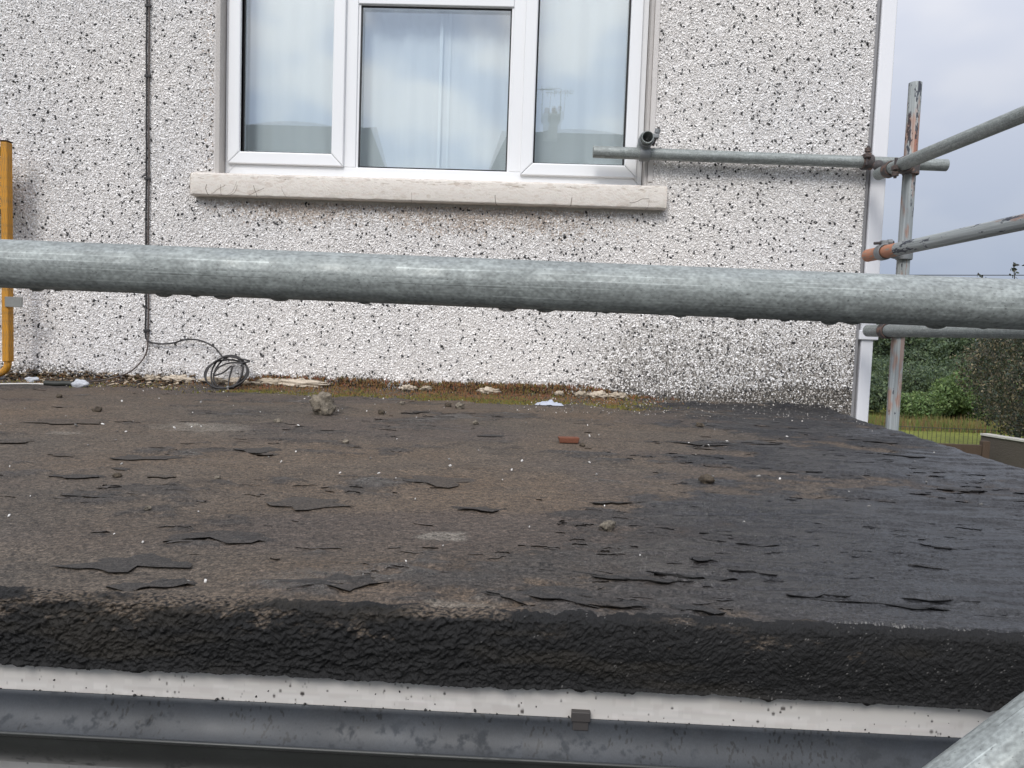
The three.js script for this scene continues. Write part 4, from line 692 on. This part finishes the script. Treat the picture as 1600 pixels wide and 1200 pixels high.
{
  const deep = [[0.07, 0.112, 0.05], [0.085, 0.125, 0.052], [0.105, 0.145, 0.06], [0.07, 0.11, 0.065]], fresh = [[0.11, 0.18, 0.05], [0.14, 0.2, 0.055], [0.09, 0.15, 0.04]], copper = [[0.05, 0.046, 0.03], [0.075, 0.062, 0.038], [0.15, 0.125, 0.07], [0.25, 0.2, 0.115], [0.055, 0.075, 0.035], [0.04, 0.06, 0.032], [0.03, 0.045, 0.03]];
  const T = (lab, x, z, h, r, n, sd, pal = deep) => plant('tree', lab, 'tree', 'trees of the wood behind the field', x, z, h, r, Math.round(n * 1.3), 0.13, pal, sd, 0.0);
  T('dark tree of the wood, the one nearest the downpipe', 19.2, -47, 7.0, 3.4, 9000, 1);
  T('broad dark tree seen behind the upright scaffold tube', 23.2, -49, 6.9, 3.6, 9000, 2);
  T('dark tree of the wood just past the upright tube', 27.4, -51, 7.2, 3.8, 9000, 3);
  T('dull green tree rising behind the bright bush', 31.6, -50, 7.0, 3.8, 9000, 4);
  T('dark tree of the wood beside the copper hedge', 36, -52, 7.3, 4, 8000, 5);
  T('tree of the wood mostly hidden by the copper hedge', 41, -52, 7.4, 4, 6000, 6);
  T('tree half hidden by the house corner', 15.4, -48, 6.8, 3.6, 7000, 7);
  T('back row tree filling the gap beside the upright tube', 25.4, -57, 8.0, 4.2, 6000, 8);
  T('back row tree above the bright bush', 33.4, -58, 8.0, 4.4, 6000, 9);
  T('back row tree near the house corner', 17.8, -56, 7.8, 4.2, 6000, 10);
  const S = (lab, x, z, h, r, n, sd, pal = fresh) => plant('bush', lab, 'bush', 'bushes at the field edge', x, z, h, r, Math.round(n * 1.6), 0.075, pal, sd, 0.05);
  S('bright green rounded bush in front of the dark wood', 18.4, -29.5, 2.25, 1.75, 9000, 11);
  S('low green bush at the foot of the bright bush', 15.9, -29.3, 1.1, 1.1, 4500, 12);
  S('low yellowish green bush beside the white downpipe', 12.1, -29, 1.35, 1.5, 5000, 13);
  S('dark green bush between upright tube and bright bush', 14.2, -31, 1.75, 1.6, 5000, 14, deep);
  S('green bush against the edge of the copper hedge', 20.6, -29.6, 1.7, 1.5, 5000, 15);
  S('dark undergrowth bush below the wood by the house corner', 15.5, -37, 2.9, 2.6, 7000, 16, deep);
  S('dark undergrowth bush behind the upright tube', 19.6, -38, 3.0, 2.7, 7000, 17, deep);
  S('dark undergrowth bush below the middle of the wood', 23.6, -38, 3.1, 2.7, 7000, 18, deep);
  S('dark undergrowth bush beside the copper hedge', 27.4, -38, 3.0, 2.7, 7000, 19, deep);
  // dry grass in front of the bushes
  const blade = new THREE.ConeGeometry(0.012, 1, 3).translate(0, 0.5, 0), gl = [];
  for (let i = 0; i < 7000; i++) { const c = rnd() < 0.55 ? lin(rr(0.14, 0.24), rr(0.11, 0.17), rr(0.04, 0.07)) : lin(rr(0.1, 0.16), rr(0.14, 0.2), 0.04); gl.push([V(rr(9, 25), 0, rr(-26.2, -24.2)), [rr(-0.3, 0.3), rnd() * 6, rr(-0.3, 0.3)], V(1.5, rr(0.15, 0.55), 1.5), c]); }
  info(instanced(scene, 'tall_grass', blade, std([1, 1, 1], 1), gl), 'dry brownish grass along the far side of the field', 'grass', null, 'stuff');
  // hedge behind the garden wall
  const hg = thing('copper_hedge', 'tall dark copper-leaved hedge behind the garden wall', 'hedge'); hg.position.set(13.35, 0, -15.5);
  part(hg, 'crown', foliage(58000, () => {
    const u = rr(-1, 1), a = rnd() * 6.283, q = Math.sqrt(1 - u * u), bx = q * Math.cos(a), bz = q * Math.sin(a), r = Math.cbrt(rr(0.35, 1)) * (1 + 0.22 * noise(bx * 3.2, u * 3.2, bz * 3.2) + 0.12 * noise(bx * 9, u * 9, bz * 9));
    return [V(bx * r * 2.05 * (1 - 0.1 * u), Math.max(0.3, 2.55 + u * r * 2.2), bz * r * 4.2), 1];
  }, 0.043, copper), leafMat);
  const sprig = [];
  for (const [x, y, z, dx] of [[-1.5, 4.1, -1.5, -0.6], [-1.3, 4.2, -1.2, -0.1], [-0.9, 4.3, -1, -0.3], [-0.8, 4.4, -1, 0.1], [-0.4, 4.4, -0.8, -0.1], [0, 4.5, -0.5, 0.1], [0.4, 4.5, 0, 0.3]]) sprig.push([V(x, y, z), V(x + dx, y + rr(0.7, 1.05), z)]);
  part(hg, 'twigs', mergeGeometries(sprig.map(([a, b]) => new THREE.TubeGeometry(new THREE.CatmullRomCurve3([a, a.clone().lerp(b, 0.5).add(V(0, 0.08, 0)), b]), 8, 0.012, 5))), barkMat);
  part(hg, 'sprig_leaves', foliage(300, () => { const [a, b] = sprig[Math.floor(rnd() * sprig.length)]; return [a.clone().lerp(b, rnd()).add(V(rr(-0.07, 0.07), rr(-0.05, 0.09), rr(-0.07, 0.07))), 0.6]; }, 0.06, copper), leafMat);
  part(hg, 'trunk', mergeGeometries([-3, -1.5, 0, 1.5, 3].map((z) => new THREE.CylinderGeometry(0.05, 0.09, 2.6, 7).translate(rr(-0.3, 0.3), 1.3, z))), barkMat);
  // garden wall with white coping
  const gw = thing('garden_wall', 'low dark garden wall topped with white coping below the hedge', 'wall'); gw.position.set(11.1, 0, -14.6);
  part(gw, 'wall_body', boxAt(-0.1, 0.1, 0, 0.9, -0.9, 9), std([0.09, 0.075, 0.062], 0.95, { bumpMap: rep(fineTex, 3), bumpScale: 0.02 }));
  for (let i = 0; i < 14; i++) { const m = part(gw, 'coping_stone', boxAt(-0.13, 0.13, 0.9, 0.95, -0.9 + i * 0.7, -0.9 + i * 0.7 + 0.688, 0.006), std([0.46, 0.44, 0.4], 0.85)); m.position.y = rr(0, 0.004); }
  gw.rotation.y = 0.3;
  // timber edging and post, and dark railings in front of the field
  const te = thing('timber_edging', 'brown timber sleeper edging ending at a post below railings', 'edging'); te.position.set(9.9, 0, -14.9);
  const wood = std([0.085, 0.055, 0.038], 0.9, { bumpMap: rep(fineTex, 1, 8), bumpScale: 0.01 });
  for (let i = 0; i < 3; i++) part(te, 'plank', boxAt(-2.2, 0.55, 0.0 + i * 0.245, 0.24 + i * 0.245, -0.05, 0.05, 0.01), wood);
  part(te, 'post', boxAt(0.553, 0.72, 0, 0.83, -0.08, 0.08, 0.012), wood);
  const rl = thing('railing', 'dark metal railing with thin upright bars before the field', 'railing'); rl.position.set(9.6, 0, -15.9); rl.rotation.y = 0.0;
  const iron = std([0.05, 0.048, 0.03], 0.6);
  for (const y of [0.15, 0.98]) part(rl, 'rail', boxAt(-5, 3.2, y, y + 0.018, -0.012, 0.012), iron);
  const bg = new THREE.CylinderGeometry(0.0055, 0.0055, 0.98, 6).translate(0, 0.5, 0);
  for (let i = 0; i < 74; i++) { const m = part(rl, 'bar', bg, iron); m.position.x = -4.95 + i * 0.11; m.position.y = 0.012; }
  const ow = new THREE.TubeGeometry(new THREE.CatmullRomCurve3([V(2, 5.15, -24), V(14, 5.38, -22.6), V(32, 5.9, -21)]), 40, 0.013, 6);
  solo('overhead_wire', ow, std([0.02, 0.02, 0.02], 0.7), 'thin black overhead wire in front of the sky', 'wire');
}

// ---------------------------------------------------------------- houses over the road, mirrored in the window
function farHouse(x0, x1, z, label, chimneyX, aerials, wallC) {
  const t = thing('opposite_house', label, 'house', 'houses across the road'); t.position.set((x0 + x1) / 2, 0, z);
  const w = (x1 - x0) / 2, d = 7, eave = 6.0, ridge = 9.75, hip = 0.75, wm = std(wallC, 0.95, { bumpMap: rep(fineTex, 4), bumpScale: 0.01 });
  part(t, 'wall', boxAt(-w, w, 0, eave - 0.01, 0, d), wm);
  const o = 0.3, v = [[-w - o, eave, -o], [w + o, eave, -o], [w + o, eave, d + o], [-w - o, eave, d + o], [-w + hip, ridge, d / 2], [w - hip, ridge, d / 2]], f = [[0, 4, 1], [1, 4, 5], [1, 5, 2], [2, 5, 3], [3, 5, 4], [3, 4, 0], [0, 1, 2], [0, 2, 3]], p = [];
  for (const q of f) for (const k of q) p.push(...v[k]);
  const g = new THREE.BufferGeometry(); g.setAttribute('position', new THREE.Float32BufferAttribute(p, 3)); g.setAttribute('uv', new THREE.Float32BufferAttribute(p.filter((_, i) => i % 3 < 2), 2)); g.computeVertexNormals();
  const roof = part(t, 'roof', g, std([0.075, 0.07, 0.068], 0.9, { bumpMap: rep(fineTex, 2), bumpScale: 0.02 }));
  if (chimneyX !== null) {
    part(roof, 'chimney', mergeGeometries([boxAt(chimneyX - 0.24, chimneyX + 0.24, 8.6, 10.15, 3.1, 3.9), boxAt(chimneyX - 0.3, chimneyX + 0.3, 10.15, 10.25, 3.03, 3.97)]), wm);
    for (const q of [-0.13, 0.13]) part(roof, 'chimney_pot', new THREE.CylinderGeometry(0.08, 0.1, 0.3, 12).translate(chimneyX + q, 10.4, 3.5), std([0.3, 0.14, 0.08], 0.9));
    for (const [ax, h] of aerials) part(roof, 'aerial', mergeGeometries([new THREE.CylinderGeometry(0.02, 0.02, h, 6).translate(chimneyX + ax, 10.1 + h / 2, 3.5), boxAt(chimneyX + ax - 0.5, chimneyX + ax + 0.4, 10.05 + h, 10.08 + h, 3.49, 3.51), ...[0, 1, 2, 3].map((k) => boxAt(chimneyX + ax - 0.45 + k * 0.22, chimneyX + ax - 0.43 + k * 0.22, 10.0 + h, 10.13 + h, 3.3, 3.7))]), std([0.2, 0.2, 0.2], 0.5));
  }
  for (const y of [0.9, 3.7]) for (const q of [-0.55, 0.1, 0.62]) { const wn = part(t, 'window', boxAt(q * w - 0.75, q * w + 0.75, y, y + 1.2, -0.05, 0.02), std([0.75, 0.75, 0.75], 0.4)); part(wn, 'pane', boxAt(q * w - 0.66, q * w + 0.66, y + 0.09, y + 1.11, -0.062, -0.051), std([0.03, 0.035, 0.04], 0.1)); }
  part(t, 'door', boxAt(-0.15 * w - 0.5, -0.15 * w + 0.5, 0.02, 2.05, -0.06, 0.02), std([0.12, 0.04, 0.035], 0.5));
}
farHouse(-15.5, -5.2, 19.5, 'long hipped house across the road, no chimney', null, [], [0.5, 0.48, 0.45]);
farHouse(-2.0, 8.3, 19.5, 'hipped house across the road with chimney and two aerials', -3.0, [[-0.3, 1.1], [0.32, 1.0]], [0.52, 0.5, 0.48]);

renderer.render(scene, camera);
